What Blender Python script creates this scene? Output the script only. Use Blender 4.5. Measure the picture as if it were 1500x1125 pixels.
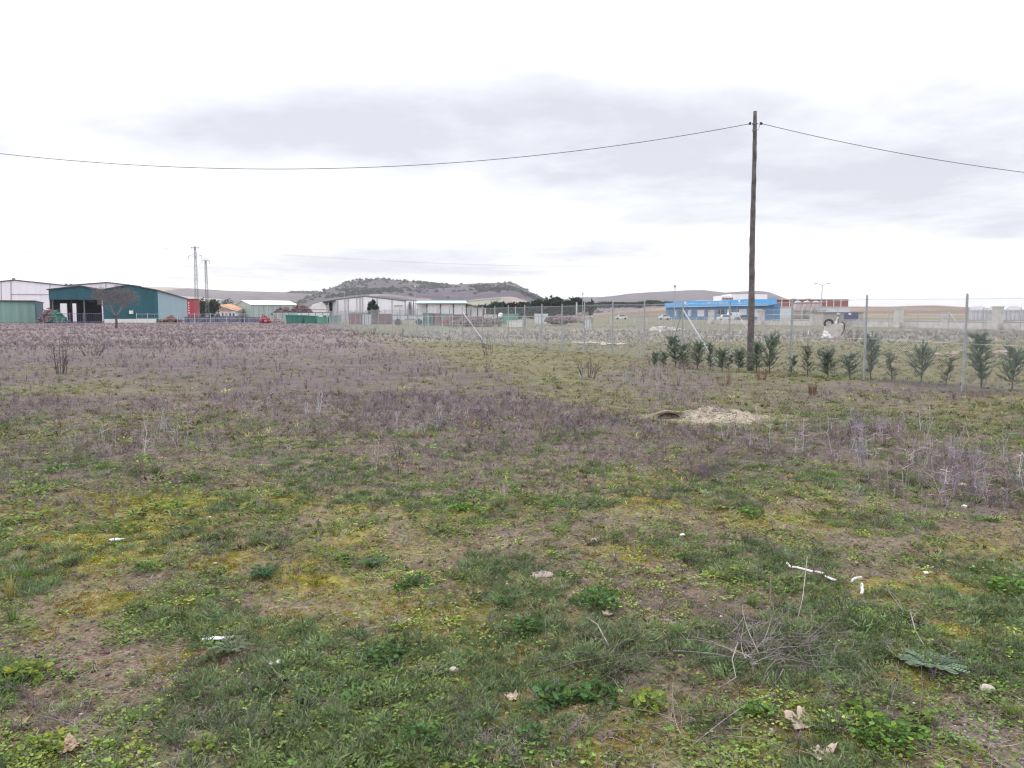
import bpy, math, random
import numpy as np
from mathutils import Vector
R = math.radians
for o in list(bpy.data.objects): bpy.data.objects.remove(o)
S = bpy.context.scene
COL = S.collection
rng = np.random.default_rng(7)
random.seed(7)

# ------------------------------------------------------------------ camera
F = 1150.0; PITCH = R(5.07); CZ = 1.6
cam = bpy.data.cameras.new('camera'); cam.lens = 36*F/1500; cam.sensor_width = 36
cam.clip_start = 0.05; cam.clip_end = 20000
camo = bpy.data.objects.new('camera', cam); COL.objects.link(camo)
camo.location = (0, 0, CZ); camo.rotation_euler = (R(90)-PITCH, 0, 0)
S.camera = camo
# ------------------------------------------------------------------ world
SUN_EL, SUN_AZ = 48, -35        # behind thin cloud, ahead and to the left
W = bpy.data.worlds.new("World"); S.world = W; W.use_nodes = True
def build_world():
    nt = W.node_tree; nt.nodes.clear(); N = nt.nodes.new; L = nt.links.new
    def m(op, a, b=None, c=None, clamp=False):
        n = N('ShaderNodeMath'); n.operation = op; n.use_clamp = clamp
        for i, v in enumerate((a, b, c)):
            if v is None: continue
            if isinstance(v, (int, float)): n.inputs[i].default_value = v
            else: L(v, n.inputs[i])
        return n.outputs[0]
    out = N('ShaderNodeOutputWorld'); bg = N('ShaderNodeBackground'); L(bg.outputs[0], out.inputs[0])
    sky = N('ShaderNodeTexSky'); sky.sky_type = 'NISHITA'; sky.sun_disc = False
    sky.sun_elevation = R(SUN_EL); sky.sun_rotation = R(SUN_AZ)
    tc = N('ShaderNodeTexCoord'); sp = N('ShaderNodeSeparateXYZ'); L(tc.outputs['Generated'], sp.inputs[0])
    x, y, z = sp.outputs
    za = m('ADD', m('MAXIMUM', z, 0.0), 0.10)
    cb = N('ShaderNodeCombineXYZ'); L(m('DIVIDE', x, za), cb.inputs[0]); L(m('DIVIDE', y, za), cb.inputs[1])
    def noise(scale, det, rough, off=0):
        mp = N('ShaderNodeMapping'); L(cb.outputs[0], mp.inputs[0]); mp.inputs['Location'].default_value = (off, off*0.7, off)
        n = N('ShaderNodeTexNoise'); n.inputs['Scale'].default_value = scale; n.inputs['Detail'].default_value = det
        n.inputs['Roughness'].default_value = rough; L(mp.outputs[0], n.inputs['Vector']); return n.outputs[0]
    n1 = noise(0.55, 7, 0.55, 3.1); n2 = noise(1.6, 6, 0.6, 9.7)
    # cloud banks at compass bearings: (px, py, rx, ry, strength)
    ya = m('MAXIMUM', y, 0.05)
    u = m('DIVIDE', x, ya); v = m('DIVIDE', z, ya)
    tot = None
    for (px, py, rx, ry, s) in [(470,190,360,68,.9),(730,185,230,72,.75),(960,215,250,95,.8),(1250,250,360,85,.85),(1420,210,230,100,.75),
                                (1100,310,300,50,.55),(0,215,90,45,.6),(60,255,80,16,.5),(730,265,60,30,.4),(560,385,250,32,.85),(330,395,140,26,.45),
                                (900,375,260,26,.6),(1230,378,140,12,.45),(1450,330,140,40,.6),(420,320,60,22,.3),(870,235,120,60,.4)]:
        a = m('MULTIPLY', m('SUBTRACT', u, (px-750)/F), F/rx)
        b = m('MULTIPLY', m('SUBTRACT', v, (460.5-py)/F), F/ry)
        r2 = m('ADD', m('MULTIPLY', a, a), m('MULTIPLY', b, b))
        g = m('MULTIPLY', m('POWER', 2.718, m('MULTIPLY', r2, -0.8)), s)
        tot = g if tot is None else m('MAXIMUM', tot, g)
    base = m('ADD', m('MULTIPLY', m('SUBTRACT', n1, 0.5), 1.1), m('MULTIPLY', m('SUBTRACT', n2, 0.5), 1.25))
    for (px, py, rx, ry, s) in [(1360,405,260,42,.7),(150,330,260,60,.45),(700,20,1200,85,.5),(560,300,260,28,.35),(1400,452,500,14,.4)]:
        a = m('MULTIPLY', m('SUBTRACT', u, (px-750)/F), F/rx); b = m('MULTIPLY', m('SUBTRACT', v, (460.5-py)/F), F/ry)
        base = m('SUBTRACT', base, m('MULTIPLY', m('POWER', 2.718, m('MULTIPLY', m('ADD', m('MULTIPLY', a, a), m('MULTIPLY', b, b)), -0.8)), s))
    den = m('MULTIPLY', m('ADD', m('ADD', tot, base), -0.01), 1.28, clamp=True)
    ramp = N('ShaderNodeMix'); ramp.data_type = 'RGBA'
    L(den, ramp.inputs[0]); ramp.inputs[6].default_value = (1.10, 1.11, 1.13, 1); ramp.inputs[7].default_value = (0.69, 0.69, 0.765, 1)
    sc = N('ShaderNodeVectorMath'); sc.operation = 'SCALE'; L(sky.outputs[0], sc.inputs[0]); sc.inputs['Scale'].default_value = 0.10
    mx = N('ShaderNodeMix'); mx.data_type = 'RGBA'; mx.inputs[0].default_value = 0.90
    L(sc.outputs[0], mx.inputs[6]); L(ramp.outputs[2], mx.inputs[7])
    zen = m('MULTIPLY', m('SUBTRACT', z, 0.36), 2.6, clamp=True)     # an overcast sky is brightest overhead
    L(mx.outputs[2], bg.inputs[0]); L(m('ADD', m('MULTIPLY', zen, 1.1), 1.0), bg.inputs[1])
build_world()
W.cycles.sampling_method = 'MANUAL'; W.cycles.sample_map_resolution = 512
# ------------------------------------------------------------------ sun
sl = bpy.data.lights.new('sun', 'SUN'); sl.energy = 1.5; sl.angle = R(14); sl.color = (1, .985, .96)
so = bpy.data.objects.new('sun', sl); COL.objects.link(so)
sd = Vector((math.sin(R(SUN_AZ))*math.cos(R(SUN_EL)), math.cos(R(SUN_AZ))*math.cos(R(SUN_EL)), math.sin(R(SUN_EL))))
so.rotation_euler = sd.to_track_quat('Z', 'Y').to_euler()
S.view_settings.view_transform = 'Standard'; S.view_settings.look = 'None'
S.view_settings.exposure = 0.20; S.view_settings.gamma = 1.0
S.cycles.use_denoising = True; S.cycles.pixel_filter_type = 'BLACKMAN_HARRIS'; S.cycles.filter_width = 1.25
S.cycles.volume_bounces = 0; S.cycles.max_bounces = 5; S.cycles.diffuse_bounces = 2; S.cycles.glossy_bounces = 2
S.cycles.transmission_bounces = 3; S.cycles.transparent_max_bounces = 6

# ------------------------------------------------------------------ projection helpers (place things where the photo shows them, at a true distance)
def P(px, py, Y):
    a = (px-750)/F; b = (562.5-py)/F
    k = Y/(math.cos(PITCH)+b*math.sin(PITCH))
    return Vector((a*k, Y, CZ + k*(-math.sin(PITCH)+b*math.cos(PITCH))))
def G(px, py, z=0.0):
    a = (px-750)/F; b = (562.5-py)/F
    dy = math.cos(PITCH)+b*math.sin(PITCH); dz = -math.sin(PITCH)+b*math.cos(PITCH)
    k = (z-CZ)/dz
    return Vector((a*k, dy*k, z))
def Xp(px, Y): return P(px, 460, Y).x
def Zp(py, Y): return P(750, py, Y).z
def proj(x, y, z=0.0):            # numpy: where on the photo a ground point lies (only used to lay out the plant zones)
    yy = np.maximum(y, 0.3); dz = z-CZ
    d = yy*math.cos(PITCH) - dz*math.sin(PITCH); up = yy*math.sin(PITCH) + dz*math.cos(PITCH)
    return 750 + F*x/d, 562.5 - F*up/d

# ------------------------------------------------------------------ noise
def hash2(ix, iy, seed):
    h = (ix.astype(np.int64)*374761393 + iy.astype(np.int64)*668265263 + seed*1442695041) & 0xffffffff
    h = ((h ^ (h >> 13))*1274126177) & 0xffffffff
    h = (h ^ (h >> 16)) & 0xffffffff
    return h/4294967295.0
def vnoise(x, y, s, seed=0):
    x = np.asarray(x, float)/s; y = np.asarray(y, float)/s
    ix = np.floor(x); iy = np.floor(y); fx = x-ix; fy = y-iy
    fx = fx*fx*(3-2*fx); fy = fy*fy*(3-2*fy)
    a = hash2(ix, iy, seed); b = hash2(ix+1, iy, seed); c = hash2(ix, iy+1, seed); d = hash2(ix+1, iy+1, seed)
    return (a*(1-fx)+b*fx)*(1-fy)+(c*(1-fx)+d*fx)*fy
def fbm(x, y, s, seed=0, o=4):
    t = 0; a = 1; n = 0
    for i in range(o):
        t = t + a*vnoise(x+13.7*i, y-7.3*i, s/2**i, seed+i*17); n += a; a *= .5
    return t/n
def sstep(a, b, x):
    t = np.clip((x-a)/(b-a), 0, 1); return t*t*(3-2*t)

MOUND = G(1045, 612)
def ground_h(x, y):
    x = np.asarray(x, float); y = np.asarray(y, float)
    d = np.hypot(x, y)
    f = 1 - sstep(70, 110, d)
    h = (fbm(x, y, 3.0, 1, 3)-.5)*0.13 + (fbm(x, y, .45, 5, 3)-.5)*0.06*(1-sstep(15, 40, d)) + (fbm(x, y, 1.1, 6, 2)-.5)*0.05*sstep(6, 14, d)*(1-sstep(40, 60, d)) + (fbm(x, y, .09, 9, 2)-.5)*.034*(1-sstep(6, 10, d))
    m = ((x-MOUND.x+.05)/.85)**2 + ((y-MOUND.y)/.62)**2
    h = h*f - .30*np.exp(-m*m*1.5)
    return h
def gh(x, y): return float(ground_h(np.array([x]), np.array([y]))[0])

# ------------------------------------------------------------------ zones of the field
def blobs(px, py, L):
    t = np.zeros_like(px)
    for (a, b, rx, ry, s) in L:
        t = np.maximum(t, s*np.exp(-(((px-a)/rx)**2 + ((py-b)/ry)**2)))
    return t
def zones(x, y):
    x = np.asarray(x, float); y = np.asarray(y, float)
    px, py = proj(x, y)
    behind = y < 1.6
    py = np.where(behind, 1200, py); px = np.clip(np.where(behind, 700, px), -900, 2400)
    wx = (fbm(x, y, 2.2, 31, 4)-.5); wy = fbm(x, y, 6.0, 41, 3)-.5; fine = fbm(x, y, .7, 51, 4)-.5
    sc = np.clip((py-460)/1.0, 8, 400)
    pyw = py + wx*sc*.55 + wy*sc*.25
    # left boundary of the grassy lot behind the chain-link fence (world line)
    edge = (x - (2.2 - .27*(y-10))) / (1+.06*y)
    lot = sstep(-.5, .6, edge + wx*1.4)*sstep(11, 14, y)
    purple = .86*(1-sstep(600, 750, pyw)) + .20*(1-sstep(720, 920, pyw))
    purple = purple*(.72+.28*sstep(-.12, .06, wx+fine*.4))
    purple = purple*(1-.88*lot)*(1-.72*sstep(1040, 1180, px+wx*120)*sstep(545, 575, py)*(1-sstep(760, 860, py)))
    purple = np.maximum(purple, blobs(px+wx*90, py+fine*40, [(1250,640,120,38,1.),(1390,690,110,38,1.),(1460,725,90,25,.9),(1150,660,100,30,.8),(1030,690,70,18,.9),
        (1300,775,60,12,.5),(420,615,90,20,.7),(180,655,150,28,.8),(760,630,160,40,.7),(480,700,90,18,.5),(660,680,90,22,.5),(980,560,90,40,.8),(1320,572,240,14,.9),(1180,590,40,14,.6)]))
    gband = blobs(px+wx*60, py+fine*26, [(120,575,230,15,.75),(250,620,170,16,.7),(60,640,90,18,.7),(430,650,110,12,.6),(700,575,60,6,.5),(600,570,90,7,.45),(50,540,90,6,.4)])
    purple = purple*(1-gband)
    green = .62 + 1.1*fine + .5*wx
    green = np.where(py < 600, green*.75 + .1, green)
    green = np.clip(np.maximum(green, gband*1.1), 0, 1)
    green = np.maximum(green, blobs(px, py, [(560,1060,230,75,1.),(760,1050,80,60,.9),(110,1080,110,40,.8),(600,960,60,20,.7),(1180,905,120,45,.7),(1290,1080,90,45,.9),
                                           (160,830,130,30,.8),(1480,860,70,25,1.),(760,850,60,20,.7),(430,1110,140,60,1.)]))
    moss = np.clip((fbm(x, y, 1.3, 61, 4)-.52)*5, 0, 1)*sstep(640, 760, py)*.55
    moss = np.maximum(moss, blobs(px+fine*80, py+fine*50, [(310,820,55,22,1.),(480,850,90,20,.8),(650,890,100,26,1.),(730,975,70,26,1.),(600,905,60,18,.9),(420,905,90,22,.7),
         (250,745,170,16,.8),(430,735,90,12,.8),(640,760,110,14,.5),(1320,865,130,22,.8),(1430,930,110,30,.8),(1330,1000,90,18,.6),(1010,1100,60,18,1.),(1120,1085,80,24,1.),(1080,1000,60,16,.7),(860,930,70,16,.7),(560,870,120,22,.7),(180,880,90,16,.5),
         (950,740,90,16,.7),(930,820,50,14,.6),(60,760,90,20,.6),(560,800,100,20,.5),(500,745,70,12,.7),(1150,770,120,14,.5),(270,960,60,25,.5)]))
    moss = np.clip(moss*1.25, 0, 1)*(.45+.55*sstep(-.14, .10, fine))
    soil = blobs(px+fine*60, py+fine*40, [(290,1010,110,26,.8),(330,960,90,18,.7),(150,1010,60,20,.4),(1000,905,120,20,.8),(1060,930,80,22,.6),(900,1065,60,20,.9),(1250,1010,110,20,.6),
         (1400,1080,120,45,1.),(1480,1100,70,60,1.),(1230,830,90,16,.6),(780,845,45,8,.9),(950,850,60,10,.6),(720,800,90,22,.6),(1100,1010,70,20,.5),(60,1060,90,40,.6),(1000,870,50,16,.5),(1060,790,90,16,.5)])
    soil = np.maximum(soil, np.clip((fbm(x, y, .9, 71, 3)-.60)*6, 0, 1)*.7*sstep(640, 760, py))
    gravel = blobs(px, py, [(1420,1085,90,40,1.),(1490,1110,60,40,1.),(1330,1035,80,16,.6),(1380,945,60,20,.4),(1060,1115,80,12,.5),(320,845,60,10,.4)])
    verge = (sstep(.0, 1.0, (x-(-12+0*y))/6))*(sstep(44, 50, y+wx*4)*(1-sstep(78, 92, y)))
    return dict(px=px, py=py, purple=np.clip(purple, 0, 1), green=green, moss=np.clip(moss, 0, 1), soil=soil, gravel=gravel, lot=lot, fine=fine, wx=wx, wy=wy, verge=verge, gband=gband)

# ------------------------------------------------------------------ materials
def new_mat(name):
    m = bpy.data.materials.new(name); m.use_nodes = True
    nt = m.node_tree; b = nt.nodes['Principled BSDF']; return m, nt, b
def mat(name, col, rough=.7, var=.15, vs=2.0, bump=0., bs=30., metal=0., spec=.3, stain=None):
    m, nt, b = new_mat(name); N = nt.nodes.new; L = nt.links.new
    tc = N('ShaderNodeTexCoord'); n = N('ShaderNodeTexNoise'); n.inputs['Scale'].default_value = vs; n.inputs['Detail'].default_value = 6
    n.inputs['Roughness'].default_value = .65
    L(tc.outputs['Object'], n.inputs['Vector'])
    mx = N('ShaderNodeMix'); mx.data_type = 'RGBA'; L(n.outputs[0], mx.inputs[0])
    d = stain or tuple(c*(1-2*var) for c in col)
    mr = N('ShaderNodeMapRange'); L(n.outputs[0], mr.inputs[0]); mr.inputs[1].default_value = .35; mr.inputs[2].default_value = .68
    L(mr.outputs[0], mx.inputs[0])
    mx.inputs[6].default_value = (*[min(1, c*(1+var*.4)) for c in col], 1); mx.inputs[7].default_value = (*d, 1)
    L(mx.outputs[2], b.inputs['Base Color']); b.inputs['Roughness'].default_value = rough; b.inputs['Metallic'].default_value = metal
    b.inputs['Specular IOR Level'].default_value = spec
    if bump:
        n2 = N('ShaderNodeTexNoise'); n2.inputs['Scale'].default_value = bs; n2.inputs['Detail'].default_value = 5
        L(tc.outputs['Object'], n2.inputs['Vector'])
        bp = N('ShaderNodeBump'); bp.inputs['Strength'].default_value = bump; bp.inputs['Distance'].default_value = .02
        L(n2.outputs[0], bp.inputs['Height']); L(bp.outputs[0], b.inputs['Normal'])
    return m
def cladding(name, col, scale=3.0, var=.12):
    """profiled sheet: ribs as bump across the wall, rain streaks as colour"""
    m, nt, b = new_mat(name); N = nt.nodes.new; L = nt.links.new
    tc = N('ShaderNodeTexCoord'); mp = N('ShaderNodeMapping'); mp.inputs['Scale'].default_value = (1, 1, .08); L(tc.outputs['Object'], mp.inputs[0])
    n = N('ShaderNodeTexNoise'); n.inputs['Scale'].default_value = .9; n.inputs['Detail'].default_value = 7; L(mp.outputs[0], n.inputs['Vector'])
    mr = N('ShaderNodeMapRange'); L(n.outputs[0], mr.inputs[0]); mr.inputs[1].default_value = .35; mr.inputs[2].default_value = .7
    mx = N('ShaderNodeMix'); mx.data_type = 'RGBA'; L(mr.outputs[0], mx.inputs[0])
    mx.inputs[6].default_value = (*col, 1); mx.inputs[7].default_value = (*[c*(1-2*var) for c in col], 1)
    L(mx.outputs[2], b.inputs['Base Color']); b.inputs['Roughness'].default_value = .55; b.inputs['Specular IOR Level'].default_value = .3
    sp = N('ShaderNodeSeparateXYZ'); L(tc.outputs['Object'], sp.inputs[0])
    ad = N('ShaderNodeMath'); L(sp.outputs[0], ad.inputs[0]); L(sp.outputs[1], ad.inputs[1])
    mu = N('ShaderNodeMath'); mu.operation = 'MULTIPLY'; L(ad.outputs[0], mu.inputs[0]); mu.inputs[1].default_value = 2*math.pi*scale
    sn = N('ShaderNodeMath'); sn.operation = 'SINE'; L(mu.outputs[0], sn.inputs[0])
    bp = N('ShaderNodeBump'); bp.inputs['Strength'].default_value = .4; bp.inputs['Distance'].default_value = .03; L(sn.outputs[0], bp.inputs['Height']); L(bp.outputs[0], b.inputs['Normal'])
    return m
def plant_mat(name, trans=.3, rough=.7):
    m = bpy.data.materials.new(name); m.use_nodes = True; nt = m.node_tree; nt.nodes.clear(); N = nt.nodes.new; L = nt.links.new
    out = N('ShaderNodeOutputMaterial'); at = N('ShaderNodeAttribute'); at.attribute_name = 'tint'
    tc = N('ShaderNodeTexCoord'); n = N('ShaderNodeTexNoise'); n.inputs['Scale'].default_value = 60; L(tc.outputs['Object'], n.inputs['Vector'])
    mr = N('ShaderNodeMapRange'); L(n.outputs[0], mr.inputs[0]); mr.inputs[3].default_value = .75; mr.inputs[4].default_value = 1.25
    vm = N('ShaderNodeVectorMath'); vm.operation = 'SCALE'; L(at.outputs['Color'], vm.inputs[0]); L(mr.outputs[0], vm.inputs['Scale'])
    d = N('ShaderNodeBsdfDiffuse'); L(vm.outputs[0], d.inputs[0])
    if trans:
        t = N('ShaderNodeBsdfTranslucent'); L(vm.outputs[0], t.inputs[0]); mx = N('ShaderNodeMixShader'); mx.inputs[0].default_value = trans
        L(d.outputs[0], mx.inputs[1]); L(t.outputs[0], mx.inputs[2]); L(mx.outputs[0], out.inputs[0])
    else: L(d.outputs[0], out.inputs[0])
    return m
def ground_mat():
    m, nt, b = new_mat('field_ground'); N = nt.nodes.new; L = nt.links.new
    at = N('ShaderNodeAttribute'); at.attribute_name = 'tint'
    tc = N('ShaderNodeTexCoord')
    def noise(s, d=6, r=.6):
        n = N('ShaderNodeTexNoise'); n.inputs['Scale'].default_value = s; n.inputs['Detail'].default_value = d; n.inputs['Roughness'].default_value = r
        L(tc.outputs['Object'], n.inputs['Vector']); return n.outputs[0]
    def rng_(o, a, b_, c, d):
        r = N('ShaderNodeMapRange'); L(o, r.inputs[0])
        for i, v in enumerate((a, b_, c, d)): r.inputs[i+1].default_value = v
        return r.outputs[0]
    n1 = noise(45, 8, .7); n2 = noise(6, 8, .65); n3 = noise(.9, 8, .6)
    f = N('ShaderNodeMath'); f.operation = 'MULTIPLY'; L(rng_(n1, .3, .7, .35, 1.7), f.inputs[0]); L(rng_(n2, .3, .7, .7, 1.3), f.inputs[1])
    f2 = N('ShaderNodeMath'); f2.operation = 'MULTIPLY'; L(f.outputs[0], f2.inputs[0]); L(rng_(n3, .3, .7, .85, 1.15), f2.inputs[1])
    vm = N('ShaderNodeVectorMath'); vm.operation = 'SCALE'; L(at.outputs['Color'], vm.inputs[0]); L(f2.outputs[0], vm.inputs['Scale'])
    # straw and grit specks
    vo = N('ShaderNodeTexVoronoi'); vo.inputs['Scale'].default_value = 70; L(tc.outputs['Object'], vo.inputs['Vector'])
    sp = rng_(vo.outputs['Distance'], .10, .2, 1, 0)
    g = N('ShaderNodeMath'); g.operation = 'MULTIPLY'; L(sp, g.inputs[0]); L(rng_(n2, .45, .6, 0, .5), g.inputs[1])
    mx = N('ShaderNodeMix'); mx.data_type = 'RGBA'; L(g.outputs[0], mx.inputs[0]); L(vm.outputs[0], mx.inputs[6]); mx.inputs[7].default_value = (.30, .26, .23, 1)
    n4 = noise(13, 7, .7); hu = N('ShaderNodeMix'); hu.data_type = 'RGBA'; L(rng_(n4, .38, .62, 0, 1), hu.inputs[0]); hu.inputs[6].default_value = (1.12, .98, .92, 1); hu.inputs[7].default_value = (.86, 1.04, .80, 1)
    mm = N('ShaderNodeVectorMath'); mm.operation = 'MULTIPLY'; L(mx.outputs[2], mm.inputs[0]); L(hu.outputs[2], mm.inputs[1])
    L(mm.outputs[0], b.inputs['Base Color']); b.inputs['Roughness'].default_value = 1; b.inputs['Specular IOR Level'].default_value = .05
    bp = N('ShaderNodeBump'); bp.inputs['Strength'].default_value = .8; bp.inputs['Distance'].default_value = .02; L(n1, bp.inputs['Height']); L(bp.outputs[0], b.inputs['Normal'])
    return m

# ------------------------------------------------------------------ object helpers
def tag(o, label=None, cat=None, group=None, kind=None):
    if label: o['label'] = label
    if cat: o['category'] = cat
    if group: o['group'] = group
    if kind: o['kind'] = kind
    return o
ORG = {}
def thing(name, loc, label, cat, group=None):
    o = bpy.data.objects.new(name, None); o.empty_display_size = .2; COL.objects.link(o)
    o.location = loc; ORG[o.name] = Vector(loc); return tag(o, label, cat, group)
def children(o): return [c for c in bpy.data.objects if c.parent == o]
def copy_tree(o, parent=None):
    kids = children(o)
    c = o.copy(); COL.objects.link(c); c.parent = parent; ORG[c.name] = ORG.get(o.name, Vector())
    for k in kids: copy_tree(k, c)
    return c
class MB:
    def __init__(s): s.v = []; s.f = []
    def add(s, V, Fc):
        n = len(s.v); s.v += [Vector(p) for p in V]; s.f += [tuple(i+n for i in q) for q in Fc]; return s
    def box(s, a, b):
        x0, y0, z0 = a; x1, y1, z1 = b
        return s.add([(x0,y0,z0),(x1,y0,z0),(x1,y1,z0),(x0,y1,z0),(x0,y0,z1),(x1,y0,z1),(x1,y1,z1),(x0,y1,z1)],
                     [(0,3,2,1),(4,5,6,7),(0,1,5,4),(1,2,6,5),(2,3,7,6),(3,0,4,7)])
    def foot(s, pts, z0, z1):       # footprint polygon; z1 number or list of heights
        n = len(pts); zt = z1 if isinstance(z1, (list, tuple)) else [z1]*n; zb = z0 if isinstance(z0, (list, tuple)) else [z0]*n
        V = [(p[0], p[1], zb[i]) for i, p in enumerate(pts)] + [(p[0], p[1], zt[i]) for i, p in enumerate(pts)]
        return s.add(V, [tuple(range(n-1, -1, -1)), tuple(range(n, 2*n))] + [(i, (i+1) % n, n+(i+1) % n, n+i) for i in range(n)])
    def prism(s, poly, d):          # 3-D polygon pushed along vector d
        n = len(poly); d = Vector(d); V = [Vector(p) for p in poly]; V += [p+d for p in V]
        return s.add(V, [tuple(range(n)), tuple(range(2*n-1, n-1, -1))] + [(i, n+i, n+(i+1) % n, (i+1) % n) for i in range(n)])
    def tube(s, pts, r, k=6, cap=True):
        pts = [Vector(p) for p in pts]; n = len(pts); rs = r if isinstance(r, (list, tuple)) else [r]*n
        V = []
        for i, p in enumerate(pts):
            t = (pts[min(i+1, n-1)]-pts[max(i-1, 0)])
            t = t.normalized() if t.length > 1e-9 else Vector((0, 0, 1))
            u = t.cross(Vector((0, 0, 1)) if abs(t.z) < .9 else Vector((1, 0, 0))).normalized(); w = t.cross(u)
            for j in range(k):
                a = 2*math.pi*j/k; V.append(p + (u*math.cos(a)+w*math.sin(a))*rs[i])
        Fc = [(i*k+j, i*k+(j+1) % k, (i+1)*k+(j+1) % k, (i+1)*k+j) for i in range(n-1) for j in range(k)]
        if cap: Fc += [tuple(range(k-1, -1, -1)), tuple(range((n-1)*k, n*k))]
        return s.add(V, Fc)
    def ball(s, c, r, k=8, q=5, jit=0.):
        c = Vector(c); rr = Vector(r) if not isinstance(r, (int, float)) else Vector((r, r, r)); V = []
        for i in range(q+1):
            th = math.pi*i/q
            for j in range(k):
                ph = 2*math.pi*j/k; e = 1+jit*(random.random()-.5)
                V.append(c+Vector((rr.x*math.sin(th)*math.cos(ph)*e, rr.y*math.sin(th)*math.sin(ph)*e, rr.z*math.cos(th)*e)))
        return s.add(V, [(i*k+j, (i+1)*k+j, (i+1)*k+(j+1) % k, i*k+(j+1) % k) for i in range(q) for j in range(k)])
    def build(s, name, m, parent=None, smooth=False, origin=None, label=None):
        o0 = ORG[parent.name] if parent else (Vector(origin) if origin is not None else Vector())
        me = bpy.data.meshes.new(name); me.from_pydata([tuple(p-o0) for p in s.v], [], s.f); me.materials.append(m)
        if smooth: me.polygons.foreach_set('use_smooth', [True]*len(me.polygons))
        me.update()
        o = bpy.data.objects.new(name, me); COL.objects.link(o)
        if parent: o.parent = parent; ORG[o.name] = o0
        else: o.location = o0; ORG[o.name] = o0
        if label: o['label'] = label
        return o
def np_mesh(name, V, T, C, m, nper=3, smooth=False):
    me = bpy.data.meshes.new(name); nv = len(V); nf = len(T)
    me.vertices.add(nv); me.vertices.foreach_set('co', np.ascontiguousarray(V, dtype=np.float32).ravel())
    me.loops.add(nf*nper); me.loops.foreach_set('vertex_index', np.ascontiguousarray(T, dtype=np.int32).ravel())
    me.polygons.add(nf); me.polygons.foreach_set('loop_start', np.arange(0, nf*nper, nper, dtype=np.int32))
    if smooth: me.polygons.foreach_set('use_smooth', np.ones(nf, dtype=bool))
    me.update(calc_edges=True)
    if C is not None:
        a = me.color_attributes.new('tint', 'FLOAT_COLOR', 'POINT')
        C4 = np.ones((nv, 4), np.float32); C4[:, :3] = C; a.data.foreach_set('color', C4.ravel())
    me.materials.append(m)
    o = bpy.data.objects.new(name, me); COL.objects.link(o); return o

# ------------------------------------------------------------------ ground sheet
def axis(c0, c1, step, g, lo, hi):
    a = list(np.arange(c0, c1, step)); s = step; v = a[-1]
    while v < hi: s *= g; v += s; a.append(v)
    s = step; v = a[0]; b = []
    while v > lo: s *= g; v -= s; b.append(v)
    return np.array(b[::-1]+a)
PUR = np.array((.160, .125, .152)); GRS = np.array((.140, .144, .080)); MOS = np.array((.230, .205, .040)); SOI = np.array((.145, .108, .098)); GRV = np.array((.20, .17, .165)); DRY = np.array((.22, .19, .15))
def zone_col(x, y, Z):
    n = (len(x), 1); w = lambda k: Z[k].reshape(n)
    lig = fbm(x, y, 1.0, 91, 4).reshape(n)
    lig2 = fbm(x, y, .22, 93, 4).reshape(n); near = (1-sstep(8, 18, y)).reshape(n)
    c = GRS*(.75+.5*lig)*np.ones(n); c = c*(1-.4-.3*near) + (.4+.3*near)*SOI*(.55+.8*lig2)
    c = c*(1-.45*(1-w('green'))) + .45*(1-w('green'))*SOI*1.1
    far = sstep(20, 60, y).reshape(n)
    c = c*(1-.5*far*w('lot')) + .5*far*w('lot')*np.array((.185, .18, .142))
    p = w('purple'); pn = PUR*(.8+.4*lig)*(.72+.38*sstep(22, 50, y).reshape(n)); c = c*(1-p) + p*pn
    c = c*(1-.9*w('moss')) + .9*w('moss')*MOS*(.7+.6*lig)
    c = c*(1-.85*w('soil')) + .85*w('soil')*SOI
    c = c*(1-w('gravel')*.8) + w('gravel')*.8*GRV
    v = w('verge'); c = c*(1-.75*v) + .75*v*np.array((.225, .205, .215))
    return c
def build_ground():
    xs = axis(-3.2, 3.2, .04, 1.028, -7000, 7000); ys = axis(1.6, 8, .036, 1.024, -1500, 7500)
    X, Y = np.meshgrid(xs, ys); x = X.ravel(); y = Y.ravel()
    Z = zones(x, y); h = ground_h(x, y)
    C = zone_col(x, y, Z)
    nx, ny = len(xs), len(ys)
    i = (np.arange(ny-1)[:, None]*nx + np.arange(nx-1)[None, :]).ravel()
    T = np.stack([i, i+1, i+1+nx, i+nx], 1)
    o = np_mesh('ground', np.stack([x, y, h], 1), T, C, ground_mat(), 4, True)
    tag(o, kind='structure')
build_ground()

# ------------------------------------------------------------------ scatter machinery
def assemble(name, protos, pos, scl, yaw, tint, m, label, cat, pid=None, tilt=.15):
    k = len(pos)
    if pid is None: pid = rng.integers(0, len(protos), k)
    VV, TT, CC = [], [], []; base = 0
    for i, (V, T, C) in enumerate(protos):
        s = np.where(pid == i)[0]
        if not len(s): continue
        V = np.asarray(V); T = np.asarray(T); C = np.asarray(C)
        c, sn = np.cos(yaw[s]), np.sin(yaw[s])
        sc = scl[s][:, None]
        vx = V[None, :, 0]*sc; vy = V[None, :, 1]*sc; vz = V[None, :, 2]*sc
        tx = rng.normal(0, tilt, len(s))[:, None]; ty = rng.normal(0, tilt, len(s))[:, None]
        X = vx*c[:, None] - vy*sn[:, None] + vz*tx; Y = vx*sn[:, None] + vy*c[:, None] + vz*ty
        W3 = np.stack([X, Y, vz], 2) + pos[s][:, None, :]
        VV.append(W3.reshape(-1, 3)); CC.append((C[None]*tint[s][:, None, :]).reshape(-1, 3))
        TT.append((T[None] + (np.arange(len(s))*len(V))[:, None, None]).reshape(-1, 3) + base); base += len(s)*len(V)
    o = np_mesh(name, np.concatenate(VV), np.concatenate(TT), np.concatenate(CC), m)
    return tag(o, label, cat, None, 'stuff')
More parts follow.
